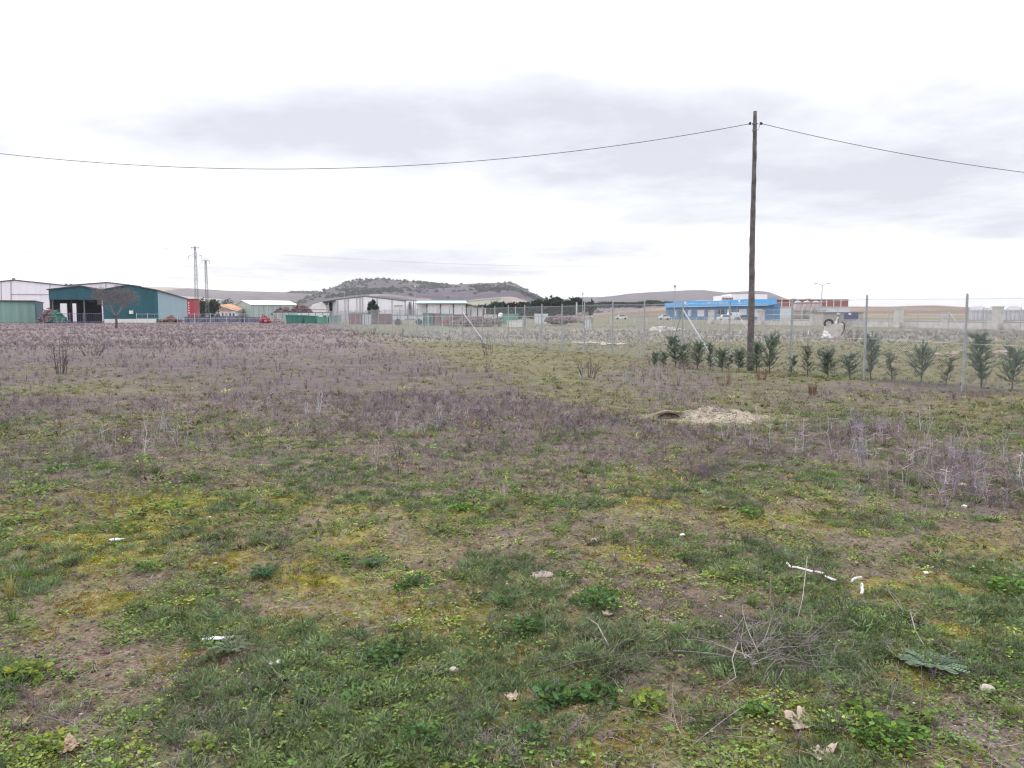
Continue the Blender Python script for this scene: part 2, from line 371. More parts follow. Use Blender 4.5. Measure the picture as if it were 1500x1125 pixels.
class PR:      # prototype under construction
    def __init__(s): s.V = []; s.T = []; s.C = []
    def tri(s, a, b, c, col):
        n = len(s.V); s.V += [a, b, c]; s.C += [col]*3; s.T.append((n, n+1, n+2))
    def strip(s, pts, ws, col, side=None):
        """ribbon along pts"""
        pts = [np.array(p, float) for p in pts]; n0 = len(s.V)
        d = pts[-1]-pts[0]; u = np.cross(d, np.array(side) if side is not None else rng.normal(0, 1, 3)); u = u/(np.linalg.norm(u)+1e-9)
        for p, w in zip(pts, ws): s.V += [p-u*w/2, p+u*w/2]; s.C += [col]*2
        for i in range(len(pts)-1):
            a = n0+2*i; s.T += [(a, a+1, a+3), (a, a+3, a+2)]
    def leaf(s, base, dirv, up, length, width, col, k=6, cup=.25):
        base = np.array(base, float); d = np.array(dirv, float); d /= np.linalg.norm(d); up = np.array(up, float)
        sd = np.cross(d, up); sd /= np.linalg.norm(sd)+1e-9; nn = np.cross(sd, d)
        c = base + d*length*.5; n0 = len(s.V); s.V.append(c - nn*length*cup*.5); s.C.append(col)
        for j in range(k):
            a = 2*math.pi*j/k; s.V.append(c + d*math.cos(a)*length*.5 + sd*math.sin(a)*width*.5); s.C.append([q*(.9+.2*(j % 2)) for q in col])
        for j in range(k): s.T.append((n0, n0+1+j, n0+1+(j+1) % k))
    def out(s): return np.array(s.V, float), np.array(s.T, int), np.array(s.C, float)
def U(a, b): return rng.uniform(a, b)
def grass_proto(nb, h, w, spread, seg=2):
    p = PR()
    for i in range(nb):
        a = U(0, 6.28); r = U(0, .35)*spread; lean = U(.1, 1.0)*spread; hh = h*U(.5, 1.1); q = U(.7, 1.25); yl = U(.85, 1.25)
        b = np.array((math.cos(a)*r, math.sin(a)*r, -.004)); d = np.array((math.cos(a+U(-.6, .6)), math.sin(a+U(-.6, .6)), 0))
        pts = [b + d*lean*(t**1.7) + np.array((0, 0, hh*(t-.35*t*t)*1.3)) for t in np.linspace(0, 1, seg+1)]
        p.strip(pts, [w*(1-t*.85) for t in np.linspace(0, 1, seg+1)], (q*yl, q, q*.9), (0, 0, 1))
    return p.out()
def herb_proto(nl, r, ls, flat=.5):   # small round-leaved seedling
    p = PR()
    for i in range(nl):
        a = U(0, 6.28); rr = r*math.sqrt(U(.02, 1)); z = U(.15, 1)*r*flat; L_ = ls*U(.6, 1.2); q = U(.7, 1.3)
        b = np.array((math.cos(a)*rr, math.sin(a)*rr, z)); el = U(-.2, .7)
        p.leaf(b, (math.cos(a)*math.cos(el), math.sin(a)*math.cos(el), math.sin(el)), (0, 0, 1), L_, L_*U(.7, 1.05), (q*U(.85, 1.2), q, q*.85), 5)
    return p.out()
def feather_proto(n, r, l, w):        # fine ferny foliage
    p = PR()
    for i in range(n):
        a = U(0, 6.28); rr = r*math.sqrt(U(0, 1)); el = U(.1, 1.3); b = np.array((math.cos(a)*rr, math.sin(a)*rr, U(0, .35)*r)); ll = l*U(.5, 1.2); a2 = a+U(-1, 1)
        e = b+ll*np.array((math.cos(a2)*math.cos(el), math.sin(a2)*math.cos(el), math.sin(el))); q = U(.65, 1.3)
        u = rng.normal(0, 1, 3); u = u/np.linalg.norm(u)*w
        p.tri(b-u, b+u, e, (q, q, q*.95)); p.tri((b+e)/2-u*1.3, (b+e)/2+u*1.3, e+rng.normal(0, l*.2, 3), (q, q, q))
    return p.out()
def weed_proto(ns, h, w, br=4, spread=.35, jag=.12):         # dead upright twiggy weed
    p = PR()
    for i in range(ns):
        a = U(0, 6.28); q = U(.6, 1.4); hh = h*U(.45, 1.1); d = np.array((math.cos(a), math.sin(a), 0))*spread*h*U(.1, 1)
        b = np.array((math.cos(a), math.sin(a), 0))*U(0, .12)*h; t1 = b + d*.35 + np.array((0, 0, hh*.5)) + rng.normal(0, jag*h*.3, 3)*np.array((1, 1, .3)); t2 = b+d+np.array((0, 0, hh))
        p.strip([b-np.array((0, 0, .02)), t1, t2], [w, w*.8, w*.4], (q, q, q))
        for j in range(br):
            t = U(.3, .95); s0 = t1*(1-t)+t2*t if t > .5 else b*(1-2*t)+t1*2*t
            e = s0 + rng.normal(0, 1, 3)*h*np.array((.14, .14, .05)) + np.array((0, 0, h*.14*U(.2, 1)))
            p.strip([s0, e], [w*.7, w*.35], (q*1.05, q, q*1.02))
    return p.out()
def moss_proto(n, r):
    p = PR()
    for i in range(n):
        a = U(0, 6.28); rr = r*math.sqrt(U(0, 1)); z = .14*r*(1-(rr/r)**2); b = np.array((math.cos(a)*rr, math.sin(a)*rr, z-.002)); q = U(.6, 1.35); l = r*.20
        u = rng.normal(0, 1, 3)*l*.35; p.tri(b-u, b+u, b+np.array((U(-.5, .5)*l, U(-.5, .5)*l, l)), (q*U(.9, 1.15), q, q*.8))
    return p.out()
def straw_proto():
    p = PR(); l = U(.6, 1.3); c = U(-.3, .3)
    p.strip([(-l/2, 0, .02), (0, c*l*.5, .06), (l/2, c*.2, .02)], [.022, .032, .02], (1, 1, 1), (0, 0, 1)); return p.out()
def rock_proto():
    V = []; k = 6
    for i, (z, r) in enumerate(((-.3, .7), (.1, 1), (.5, .65))):
        for j in range(k):
            a = 6.28*j/k+i*.3; rr = r*U(.8, 1.2); V.append((math.cos(a)*rr, math.sin(a)*rr*.8, z+U(-.08, .08)))
    V.append((0, 0, .62)); T = []
    for i in range(2):
        for j in range(k):
            a = i*k+j; b = i*k+(j+1) % k; T += [(a, b, b+k), (a, b+k, a+k)]
    T += [(2*k+j, 2*k+(j+1) % k, 3*k) for j in range(k)]
    return np.array(V, float), np.array(T), np.ones((len(V), 3))
def sample(n, y0, y1, p, side=1.3):
    """n points, density per m2 falling as Y**-(p)"""
    u = rng.random(n); e = 2-p
    Y = (y0**e + u*(y1**e-y0**e))**(1/e) if abs(e) > 1e-6 else y0*(y1/y0)**u
    half = .68*Y+side
    return rng.uniform(-1, 1, n)*half, Y
def keep(prob): return rng.random(len(prob)) < prob
def tint_of(k, base, var=.25, alt=None, w=None):
    t = np.array(base)[None]*(1+rng.normal(0, var, (k, 1)))
    if alt is not None:
        ww = (rng.random(k) if w is None else w)[:, None]; t = t*(1-ww) + ww*np.array(alt)[None]*(1+rng.normal(0, var, (k, 1)))
    t = t*(1+rng.normal(0, .06, (k, 3))); return np.clip(t, .01, .9)
M_leaf = plant_mat('leaf', .3); M_dead = plant_mat('dead_stem', .12); M_rock = plant_mat('grit', 0)
def P3(x, y, dz=0.): return np.stack([x, y, ground_h(x, y)+dz], 1)

def build_scatter():
    # ---- short grass
    x, y = sample(22000, 2.0, 13, 1.5); Z = zones(x, y)
    pr = (.15+.85*Z['green'])*(1-.75*Z['purple'])*(1-.85*Z['soil'])*(1-.95*Z['moss'])*(1-.75*blobs(Z['px'], Z['py'], [(560,1060,240,75,1.),(450,1110,140,60,1.)]))*np.clip(fbm(x, y, .5, 101, 3)*4.0-1.4, 0.03, 1)
    s = keep(pr); x, y, py = x[s], y[s], Z['py'][s]; k = len(x)
    yl = np.clip(fbm(x, y, 1.5, 111, 3)*2.2-.6, 0, 1)
    fr_ = (y > 5).astype(int)*9 + rng.integers(0, 9, k)
    assemble('short_grass', [grass_proto(10, .036, .0046, .045) for _ in range(4)]+[grass_proto(16, .022, .005, .05) for _ in range(5)]+[grass_proto(8, .032, .011, .06) for _ in range(9)], P3(x, y), rng.uniform(.5, 1.35, k)*(1+.03*y), rng.uniform(0, 6.28, k),
             tint_of(k, (.13, .18, .065), .38, (.24, .23, .115), yl), M_leaf, 'short green and yellowing grass tufts spread over the near field', 'grass', pid=fr_)
    # ---- grass farther out
    x, y = sample(34000, 10, 75, 1.3, 2); Z = zones(x, y)
    pr = (.2+.8*Z['green'])*(1-.85*Z['purple'])*(1-.4*sstep(30, 60, y)); s = keep(pr); x, y = x[s], y[s]; k = len(x); yl = np.clip(fbm(x, y, 4, 113, 3)*2.2-.4, 0, 1)
    assemble('lot_grass', [grass_proto(11, .075, .020, .15, 1) for _ in range(5)], P3(x, y), rng.uniform(.6, 1.2, k), rng.uniform(0, 6.28, k),
             tint_of(k, (.135, .175, .085), .35, (.215, .215, .125), yl), M_leaf, 'low pale green grass around and beyond the chain-link fence', 'grass')
    # ---- small round-leaved herbs
    x, y = sample(80000, 2.0, 13, 1.6); Z = zones(x, y)
    cl = np.clip((fbm(x, y, .38, 121, 3)-.44)*7, 0, 1)
    pr = np.maximum(cl, .12)*(.25+.75*Z['green'])*(1-.8*Z['purple'])*(1-.8*Z['soil'])*(1-.85*Z['moss']); s = keep(pr); x, y = x[s], y[s]; k = len(x)
    assemble('small_herbs', [herb_proto(12, .045, .017) for _ in range(5)]+[herb_proto(16, .05, .012, .4) for _ in range(3)], P3(x, y), rng.uniform(.55, 1.15, k), rng.uniform(0, 6.28, k),
             tint_of(k, (.135, .205, .07), .38, (.215, .27, .085), np.clip(fbm(x, y, .6, 123, 2)*2.4-.7, 0, 1)), M_leaf, 'low patches of small round-leaved herbs on the near ground', 'weeds')
    # ---- feathery grey-green mat
    x, y = sample(38000, 2.0, 12, 1.6); Z = zones(x, y)
    cl = np.maximum(np.clip((fbm(x, y, .6, 131, 3)-.52)*7, 0, 1)*.8, blobs(Z['px'], Z['py'], [(560,1060,240,75,1.),(470,1000,90,35,.8),(760,1070,60,50,.8),(450,1110,140,60,1.),(290,930,70,16,.7),(1000,1060,60,16,.6)]))
    pr = cl*(1-.8*Z['purple'])*(1-.7*Z['soil'])*(1-.8*Z['moss']); s = keep(pr); x, y = x[s], y[s]; k = len(x)
    assemble('ferny_weeds', [feather_proto(40, .036, .034, .0026) for _ in range(7)], P3(x, y), rng.uniform(.6, 1.3, k), rng.uniform(0, 6.28, k),
             tint_of(k, (.14, .19, .10), .35, (.20, .245, .125), None), M_leaf, 'dense mat of feathery grey-green weeds at the bottom centre', 'weeds')
    # ---- moss cushions
    x, y = sample(90000, 2.0, 11, 1.6); Z = zones(x, y); s = keep(Z['moss']*np.clip(fbm(x, y, .16, 143, 2)*3-.7, 0.15, 1)*(1-.6*Z['purple'])); x, y = x[s], y[s]; k = len(x)
    assemble('moss', [moss_proto(40, .032) for _ in range(5)], P3(x, y), rng.uniform(.5, 1.3, k), rng.uniform(0, 6.28, k),
             tint_of(k, (.285, .265, .035), .25, (.27, .195, .035), np.clip(fbm(x, y, .4, 141, 2)*3-1.2, 0, 1)), M_leaf, 'yellow to ochre moss cushions in the foreground', 'moss')
    # ---- straw litter, stalk bits
    x, y = sample(110000, 2.0, 18, 1.55); Z = zones(x, y); s = keep(.40+.65*np.maximum(Z['soil'], Z['purple'])); x, y = x[s], y[s]; k = len(x)
    assemble('straw_litter', [straw_proto() for _ in range(8)], P3(x, y, .006), rng.uniform(.02, .085, k)*(1+.02*y), rng.uniform(0, 6.28, k),
             tint_of(k, (.30, .255, .22), .3, (.125, .09, .085), None), M_dead, 'bits of dry stalk and straw strewn over the soil', 'plant litter', tilt=.35)
    # ---- low dead matted weeds close by
    x, y = sample(24000, 2.2, 16, 1.45); Z = zones(x, y)
    cl = np.clip((fbm(x, y, .5, 151, 3)-.44)*5, 0, 1)
    s = keep(np.maximum(Z['purple'], cl*.7)*(1-.5*Z['gband'])); x, y = x[s], y[s]; pp = Z['purple'][s]; k = len(x)
    assemble('low_dead_weeds', [weed_proto(6, .10, .004, 5, .9) for _ in range(6)], P3(x, y), rng.uniform(.5, 1.2, k)*(.55+.6*pp), rng.uniform(0, 6.28, k),
             tint_of(k, (.26, .22, .225), .35, (.10, .075, .08), None), M_dead, 'low matted dead weeds between the grass', 'dead weeds')
    # ---- standing dead weeds, purple-grey
    x, y = sample(19000, 5.5, 44, 1.35, 1.6); Z = zones(x, y)
    s = keep(Z['purple']**1.4*np.clip(fbm(x, y, 1.1, 161, 3)*2.4-.45, .08, 1)); x, y = x[s], y[s]; k = len(x)
    pal = blobs(Z['px'][s], Z['py'][s], [(1270,655,90,30,1.),(1390,690,90,35,1.),(200,660,110,20,.7),(640,620,40,25,.5)])
    assemble('standing_dead_weeds', [weed_proto(6, .26, .0062, 4, .30) for _ in range(7)]+[weed_proto(6, .26, .0105, 3, .30) for _ in range(7)], P3(x, y), rng.gamma(4, .112, k)*(.75+.45*pal)*(.9+.008*y), rng.uniform(0, 6.28, k),
             tint_of(k, (.215, .182, .208), .30, (.150, .120, .140), None)*(1+.55*pal[:, None]), M_dead, 'purple-grey dead stalks covering the middle of the field', 'dead weeds', pid=(y > 15).astype(int)*7+rng.integers(0, 7, k))
    # ---- bigger leafy clumps in the middle distance
    x, y = sample(12000, 5.5, 30, 1.5, 1.6); Z = zones(x, y); cl = np.clip((fbm(x, y, 1.2, 181, 3)-.51)*6, 0, 1)*np.clip(fbm(x, y, .3, 183, 2)*3-.8, 0, 1)
    s = keep(cl*(.3+.7*Z['green'])*(1-.72*Z['purple'])*(1-.6*Z['soil'])); x, y = x[s], y[s]; k = len(x)
    assemble('leafy_patches', [herb_proto(20, .11, .034, .35) for _ in range(7)], P3(x, y), rng.uniform(.4, 1.2, k), rng.uniform(0, 6.28, k),
             tint_of(k, (.115, .175, .065), .38, (.19, .24, .085), np.clip(fbm(x, y, 2, 185, 2)*2.4-.8, 0, 1)), M_leaf, 'green leafy patches among the dead weeds in mid field', 'weeds')
    # ---- tall pale silvery stalks in drifts
    x, y = sample(60000, 6, 26, 1.2, 1.6); Z = zones(x, y)
    bl = blobs(Z['px']+Z['wx']*60, Z['py'], [(1285,655,75,26,1.),(1220,640,50,20,.7),(1395,690,70,30,1.),(1460,715,50,22,.8),(1290,720,50,22,.7),(1340,770,50,14,.4),(205,660,90,14,.5),(250,625,40,8,.5),(420,612,40,10,.9),(650,628,35,14,.8),
        (630,690,60,10,.4),(990,590,60,20,.5),(930,560,60,16,.5),(1000,540,70,12,.5),(1100,640,60,16,.4),(860,545,30,16,.5)])
    s = keep(bl*.30*np.clip(fbm(x, y, .4, 191, 2)*3-.8, .05, 1)); x, y = x[s], y[s]; k = len(x)
    assemble('silvery_stalks', [weed_proto(4, .30, .0062, 3, .18, .05) for _ in range(7)], P3(x, y), rng.uniform(.45, 1.1, k), rng.uniform(0, 6.28, k),
             tint_of(k, (.36, .33, .37), .25, (.30, .26, .25), None), M_dead, 'drifts of tall pale silvery dry stalks, mostly at right', 'dead weeds')
    # ---- distant dead weeds
    x, y = sample(46000, 36, 150, 1.15, 4); Z = zones(x, y)
    s = keep(Z['purple']*np.clip(fbm(x, y, 5, 171, 3)*2.2-.3, .15, 1)); x, y = x[s], y[s]; k = len(x)
    assemble('distant_dead_weeds', [weed_proto(9, .17, .012, 3, 1.3) for _ in range(6)], P3(x, y), rng.uniform(.4, 1.1, k), rng.uniform(0, 6.28, k),
             tint_of(k, (.215, .18, .205), .2, (.175, .145, .16), None), M_dead, 'mauve dead weeds on the far part of the field', 'dead weeds')
    # ---- verge of tall dry grass beyond the lot
    x, y = sample(8000, 44, 78, 1.1, 4); Z = zones(x, y); s = keep(Z['verge']*.9*(np.hypot(x-Xp(1223, 52), y-52) > 1.8)); x, y = x[s], y[s]; k = len(x)
    assemble('dry_verge', [weed_proto(8, .24, .012, 2, .9) for _ in range(4)], P3(x, y), rng.uniform(.4, 1., k), rng.uniform(0, 6.28, k),
             tint_of(k, (.23, .20, .22), .15, (.19, .17, .17), None), M_dead, 'grey dry grass verge in front of the pillared wall', 'dry grass')
    # ---- crumbs and clods of soil, brown leaf scraps
    x, y = sample(40000, 2.0, 14, 1.7); Z = zones(x, y); dm = np.exp(-(((x-MOUND.x)/.8)**2+((y-MOUND.y)/.5)**2)); s = keep(np.clip(.35+.65*Z['soil'], 0, 1)*(1-.8*Z['moss'])); x, y = x[s], y[s]; k = len(x)
    assemble('soil_crumbs', [rock_proto() for _ in range(6)], P3(x, y, .001), rng.gamma(3, .0019, k)*(1+.04*y)+.002, rng.uniform(0, 6.28, k),
             tint_of(k, (.13, .10, .09), .3, (.18, .145, .13), None), M_rock, 'crumbs and clods of brown soil', 'soil')
    x, y = sample(16000, 2.0, 13, 1.6); k = len(x)
    assemble('leaf_scraps', [herb_proto(3, .02, .018, .25) for _ in range(8)], P3(x, y, .001), rng.uniform(.3, 1.0, k), rng.uniform(0, 6.28, k),
             tint_of(k, (.14, .10, .08), .35, (.22, .17, .135), rng.random(k)**2), M_dead, 'withered brown leaf scraps lying between the weeds', 'plant litter')
    # ---- grit
    x, y = sample(16000, 2.0, 9, 1.8); Z = zones(x, y); s = keep(np.maximum(Z['gravel'], .05+.16*Z['soil'])); x, y = x[s], y[s]; k = len(x)
    assemble('grit', [rock_proto() for _ in range(6)], P3(x, y, .001), rng.gamma(3, .0017, k)+.0015, rng.uniform(0, 6.28, k),
             tint_of(k, (.33, .28, .26), .25, (.60, .57, .54), (rng.random(k) < .12).astype(float)), M_rock, 'grit and small pebbles on the bare soil', 'gravel')
build_scatter()
# ================================================================== hills
def smooth_prof(L, px):
    a = np.array(L, float); return np.interp(px, a[:, 0], a[:, 1])
def hill(name, prof, D, depth, colf, seed, rough=.12, step=3, back=None, shp=1.3, nrow=46):
    px = np.arange(prof[0][0], prof[-1][0]+.1, step); back = back or depth*.8
    t = np.concatenate([np.linspace(0, 1, nrow), 1+np.linspace(0, 1, 14)[1:]])
    PX, TT = np.meshgrid(px, t)
    Yd = np.where(TT <= 1, D-depth*(1-TT), D+back*(TT-1))
    crest = (460.5-smooth_prof(prof, PX))/F*D + 1.6
    X = (PX-750)/F*D*(Yd/D)**.8
    gully = fbm(X*1.0, Yd*.35, depth*.16, seed, 5)-.5
    s = np.clip(TT, 0, 1)**shp
    e = 4*s*(1-s)
    fall = np.where(TT > 1, 1-sstep(1, 2, TT), 1)
    H = crest*np.clip(s + gully*rough*3*e, 0, 1.0)*fall - 1.0
    col = colf(X, Yd, PX, np.clip(TT, 0, 1), H)
    nx = len(px); ny = len(t); i = (np.arange(ny-1)[:, None]*nx+np.arange(nx-1)[None]).ravel()
    T = np.stack([i, i+1, i+1+nx, i+nx], 1)
    o = np_mesh(name, np.stack([X.ravel(), Yd.ravel(), H.ravel()], 1), T, col.reshape(-1, 3), M_hill, 4, True)
    tag(o, kind='structure'); return X, Yd, H
def hill_mat():
    m, nt, b = new_mat('hill_slope'); N = nt.nodes.new; L = nt.links.new
    at = N('ShaderNodeAttribute'); at.attribute_name = 'tint'; tc = N('ShaderNodeTexCoord'); n = N('ShaderNodeTexNoise'); n.inputs['Scale'].default_value = .02
    n.inputs['Detail'].default_value = 9; n.inputs['Roughness'].default_value = .65; L(tc.outputs['Object'], n.inputs['Vector'])
    mr = N('ShaderNodeMapRange'); L(n.outputs[0], mr.inputs[0]); mr.inputs[1].default_value = .3; mr.inputs[2].default_value = .7; mr.inputs[3].default_value = .65; mr.inputs[4].default_value = 1.3
    vm = N('ShaderNodeVectorMath'); vm.operation = 'SCALE'; L(at.outputs['Color'], vm.inputs[0]); L(mr.outputs[0], vm.inputs['Scale'])
    L(vm.outputs[0], b.inputs['Base Color']); b.inputs['Roughness'].default_value = 1; b.inputs['Specular IOR Level'].default_value = 0; return m
M_hill = hill_mat()
def cmix(c, m, k): m = np.clip(m, 0, 1)[..., None]; return c*(1-m)+np.array(k)*m
def ell(X, Y, x, y, a, b): return (((X-x)/a)**2+((Y-y)/b)**2 < 1).astype(float)
def col_ridge(X, Y, PX, T, H):
    n = fbm(X, Y*.6, 300, 201, 4); c = np.ones(X.shape+(3,))*np.array((.118, .098, .106))
    c = cmix(c, (n-.45)*5, (.14, .115, .12)); c = cmix(c, (fbm(X, Y*.5, 420, 203, 2) > .58)*1., (.30, .26, .21)); return cmix(c, (T < .35)*1., (.34, .31, .23))
def col_mesa(X, Y, PX, T, H):
    n = fbm(X, Y*.6, 160, 211, 5); c = np.ones(X.shape+(3,))*np.array((.085, .073, .088))
    c = cmix(c, (n-.42)*4, (.056, .055, .054)); c = cmix(c, (fbm(X, Y, 60, 213, 3)-.55)*4, (.112, .096, .098))
    c = cmix(c, (PX > 640)*(T > .7)*.8, (.105, .09, .098))
    c = cmix(c, (T < .27)*1., (.20, .20, .155)); c = cmix(c, (T < .30)*(PX > 735)*1., (.25, .205, .185))
    c = cmix(c, (T > .33)*(T < .39)*(PX > 645)*(PX < 690)*(n > .45)*1., (.40, .36, .34)); c = cmix(c, (T > .29)*(T < .32)*(PX > 690)*(PX < 800)*1., (.30, .26, .235))
    c = cmix(c, (T > .42)*(T < .45)*(PX > 555)*(PX < 640)*.7, (.25, .21, .19)); return c
def col_east(X, Y, PX, T, H):
    n = fbm(X, Y*.4, 380, 221, 4); c = np.ones(X.shape+(3,))*np.array((.125, .103, .114)); c = cmix(c, (n-.45)*4, (.095, .079, .088))
    return cmix(c, (fbm(X, Y*.4, 300, 223, 2) > .6)*1., (.33, .29, .24))
def col_near(X, Y, PX, T, H):
    n = fbm(X, Y*.3, 60, 231, 4); c = np.ones(X.shape+(3,))*np.array((.24, .18, .14)); band = fbm(X*.15, Y, 30, 233, 2)
    c = cmix(c, (band-.5)*8, (.17, .135, .10)); c = cmix(c, (T < .25)*1., (.22, .20, .135)); return cmix(c, (n-.5)*3, (.19, .145, .13))
hill('western_hill', [(-300,448),(-100,432),(200,421),(225,420),(262,421),(330,425.5),(400,427.5),(450,428.5),(480,430),(520,436),(580,447),(640,458)], 2600, 1400, col_ridge, 301)
MX, MY, MH = hill('mesa_hill', [(330,459),(400,452),(430,444),(450,437),(465,431),(485,422),(510,413.5),(530,410),(560,409),(590,411),(620,414),(660,417),(700,415),(748,413.5),(756,415.5),(776,427),(800,438),(830,447),(880,456),(900,459)], 1900, 900, col_mesa, 303, .10, 2, shp=1.0)
hill('eastern_hill', [(770,458),(800,446),(822,439),(840,435.5),(880,435),(900,433),(920,430),(950,428),(980,426.5),(1010,425),(1030,425),(1060,428.5),(1082,427),(1110,426),(1125,428),(1143,435),(1165,443),(1200,449),(1260,455),(1300,459)], 2900, 1300, col_east, 305)
hill('ploughed_slope', [(820,461),(835,460.5),(870,457.5),(920,452.5),(980,448),(1100,446),(1200,447),(1300,447.5),(1340,446),(1368,445.5),(1420,448.5),(1500,452),(1700,453),(2000,459)], 620, 330, col_near, 307, .06)
# ---- scrub on the hills (a far-off wood: one mass)
def clump_proto(n=26):
    p = PR()
    for i in range(n):
        d = rng.normal(0, 1, 3); d /= np.linalg.norm(d); d[2] = abs(d[2])*.8; b = d*U(.5, 1.); q = U(.7, 1.3)
        u = rng.normal(0, .45, 3); v = rng.normal(0, .45, 3); p.tri(b-u, b+u, b+v+np.array((0, 0, .3)), (q, q, q)); p.tri(b-v, b+v, b-u*.6, (q, q, q))
    return p.out()
def mesa_scrub():
    A = []
    flat = np.stack([MX.ravel(), MY.ravel(), MH.ravel()], 1); pxs = (MX/MY**.8*1900**-.2*1.0).ravel()
    nx = MX.shape[1]; px = np.tile(np.arange(330, 900.1, 2), MX.shape[0]); tt = np.repeat(np.concatenate([np.linspace(0, 1, 46), 1+np.linspace(0, 1, 14)[1:]]), nx)
    n = fbm(MX.ravel(), MY.ravel(), 90, 401, 3)
    w = .035*(tt > .45) + .9*((tt > .96) & (tt < 1.05) & (px > 505) & (px < 640)) + .5*((abs(tt-.62) < .05) & (px > 520) & (px < 650)) + .45*((abs(tt-.5) < .05) & (px > 500) & (px < 600))
    w = w + .5*((abs(tt-.80) < .05) & (px > 690) & (px < 740)) + .25*((tt > .5) & (tt < .7) & (px > 700) & (px < 820)) + .1*((px > 570) & (px < 660) & (tt > .7))
    w = w*(tt <= 1.1)*(.15+1.7*np.clip((n-.42)*5, 0, 1)); i = np.where(rng.random(len(w)) < w*1.7)[0]
    p = flat[i] + rng.normal(0, 4, (len(i), 3))*np.array((1, 1, 0)); k = len(i)
    assemble('hill_scrub', [clump_proto() for _ in range(5)], p, rng.uniform(1.2, 3.7, k), rng.uniform(0, 6.28, k), tint_of(k, (.040, .048, .034), .25), M_leaf, 'dark scrub and far trees dotting the flat-topped hill', 'scrub', tilt=.05)
    px = np.concatenate([rng.uniform(422, 460, 46), rng.uniform(440, 466, 10)]); k = len(px)
    q = np.array([[P(a, 427.8+.05*(a-422), 2480+U(0, 80)).x, 2480+U(0, 80), P(a, 430.5, 2500).z] for a in px])
    assemble('distant_wood', [clump_proto() for _ in range(4)], q, rng.uniform(5, 8, k), rng.uniform(0, 6.28, k), tint_of(k, (.05, .06, .045), .2), M_leaf, 'thin dark wood on the crest of the far left ridge', 'wood', tilt=.05)
mesa_scrub()
# ================================================================== haze
def haze():
    b = MB().box((-5200, -300, -2.5), (5200, 4500, 104)); m = bpy.data.materials.new('haze'); m.use_nodes = True; nt = m.node_tree; nt.nodes.clear()
    o = nt.nodes.new('ShaderNodeOutputMaterial'); v = nt.nodes.new('ShaderNodeVolumePrincipled'); v.inputs['Color'].default_value = (.93, .93, 1, 1)
    v.inputs['Density'].default_value = HAZE; v.inputs['Anisotropy'].default_value = .2; nt.links.new(v.outputs[0], o.inputs['Volume'])
    ob = b.build('haze', m); tag(ob, 'pale air between the field and the hills', 'haze', None, 'stuff')
HAZE = .00012
haze()
# ================================================================== materials for built things
M = dict(
 white=cladding('white_cladding', (.84, .80, .86), 1.0, .04), cream=mat('white_render', (.74, .71, .72), .8, .08, .6), teal=cladding('teal_cladding', (.020, .108, .140), 2.0), paleblue=cladding('pale_blue_cladding', (.27, .40, .47), 2.0),
 greygreen=cladding('grey_green_cladding', (.22, .36, .33), 2.0), greygreen2=cladding('sage_cladding', (.36, .45, .42), 1.5), trimdark=mat('dark_trim', (.07, .075, .085), .6), roofgrey=mat('grey_roof', (.20, .22, .24), .7, .1, .5),
 rooflight=mat('pale_roof', (.72, .73, .76), .5, .06, .3), tealroof=mat('blue_green_roof', (.34, .44, .47), .6, .08, .4), red=cladding('red_cladding', (.42, .05, .07), 1.5), brick=mat('brick_red_panel', (.32, .095, .085), .8, .12, 1.0),
 orange=mat('orange_tiles', (.50, .25, .13), .8, .15, 1.0, .5, 8), blue=mat('bright_blue_fascia', (.075, .37, .80), .45, .06, .4), bluewall=mat('blue_wall', (.065, .20, .42), .6, .1, .6), glassdark=mat('dark_glass', (.02, .03, .06), .15, .1, 1, spec=.6),
 window=mat('white_shutter', (.66, .70, .78), .6, .06), steel=mat('galvanised_steel', (.38, .40, .43), .45, .12, 12, metal=.35), steeldark=mat('weathered_steel', (.17, .18, .20), .6, .15, 12, metal=.2), stone=mat('wall_stone', (.60, .56, .56), .9, .16, 1.5, .6, 12),
 stonecap=mat('stone_cap', (.52, .49, .46), .9, .1, 1.5), concrete=mat('concrete', (.44, .40, .38), .9, .16, 3, .6, 25), silo=mat('silo_sheet', (.34, .285, .285), .55, .18, .9, metal=.1), silotop=mat('silo_top', (.44, .39, .39), .5, .1, 1, metal=.1),
 wood=mat('creosoted_wood', (.165, .14, .14), .85, .28, 6, .7, 60), green=mat('green_container', (.05, .20, .165), .6, .15, 1.0), green2=mat('pale_green_container', (.13, .36, .28), .6, .12, 1.0), redpaint=mat('red_machinery', (.30, .07, .08), .6, .15, 1), bluepaint=mat('blue_grey_scrap', (.20, .20, .28), .7, .2, 1.6, stain=(.06, .06, .11)),
 rust=mat('rusty_scrap', (.22, .11, .095), .9, .3, 1.2), dark=mat('dark_plastic', (.03, .03, .035), .5, .1, 5), whitep=mat('white_plastic', (.80, .79, .78), .45, .05, 9), bark=mat('bark', (.13, .105, .10), .95, .25, 9, .8, 40), rail=mat('pale_railing', (.50, .53, .58), .5, .08, 3),
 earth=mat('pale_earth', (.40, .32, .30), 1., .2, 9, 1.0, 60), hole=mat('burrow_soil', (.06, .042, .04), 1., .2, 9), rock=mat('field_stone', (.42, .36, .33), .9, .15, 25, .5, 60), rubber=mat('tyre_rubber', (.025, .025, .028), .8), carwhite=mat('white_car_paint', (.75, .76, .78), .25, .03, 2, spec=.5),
 cardark=mat('dark_car_paint', (.09, .10, .13), .3, .03, 2, spec=.5), blackpipe=mat('black_hose', (.025, .022, .03), .6), cable=mat('cable_sheath', (.06, .06, .065), .6), leafdead=mat('plane_leaf', (.40, .27, .20), .85, .25, 30, .6, 90), leafrust=mat('rust_leaf', (.42, .16, .08), .85, .2, 30), paper=mat('paper', (.72, .74, .80), .8, .05, 20),
)
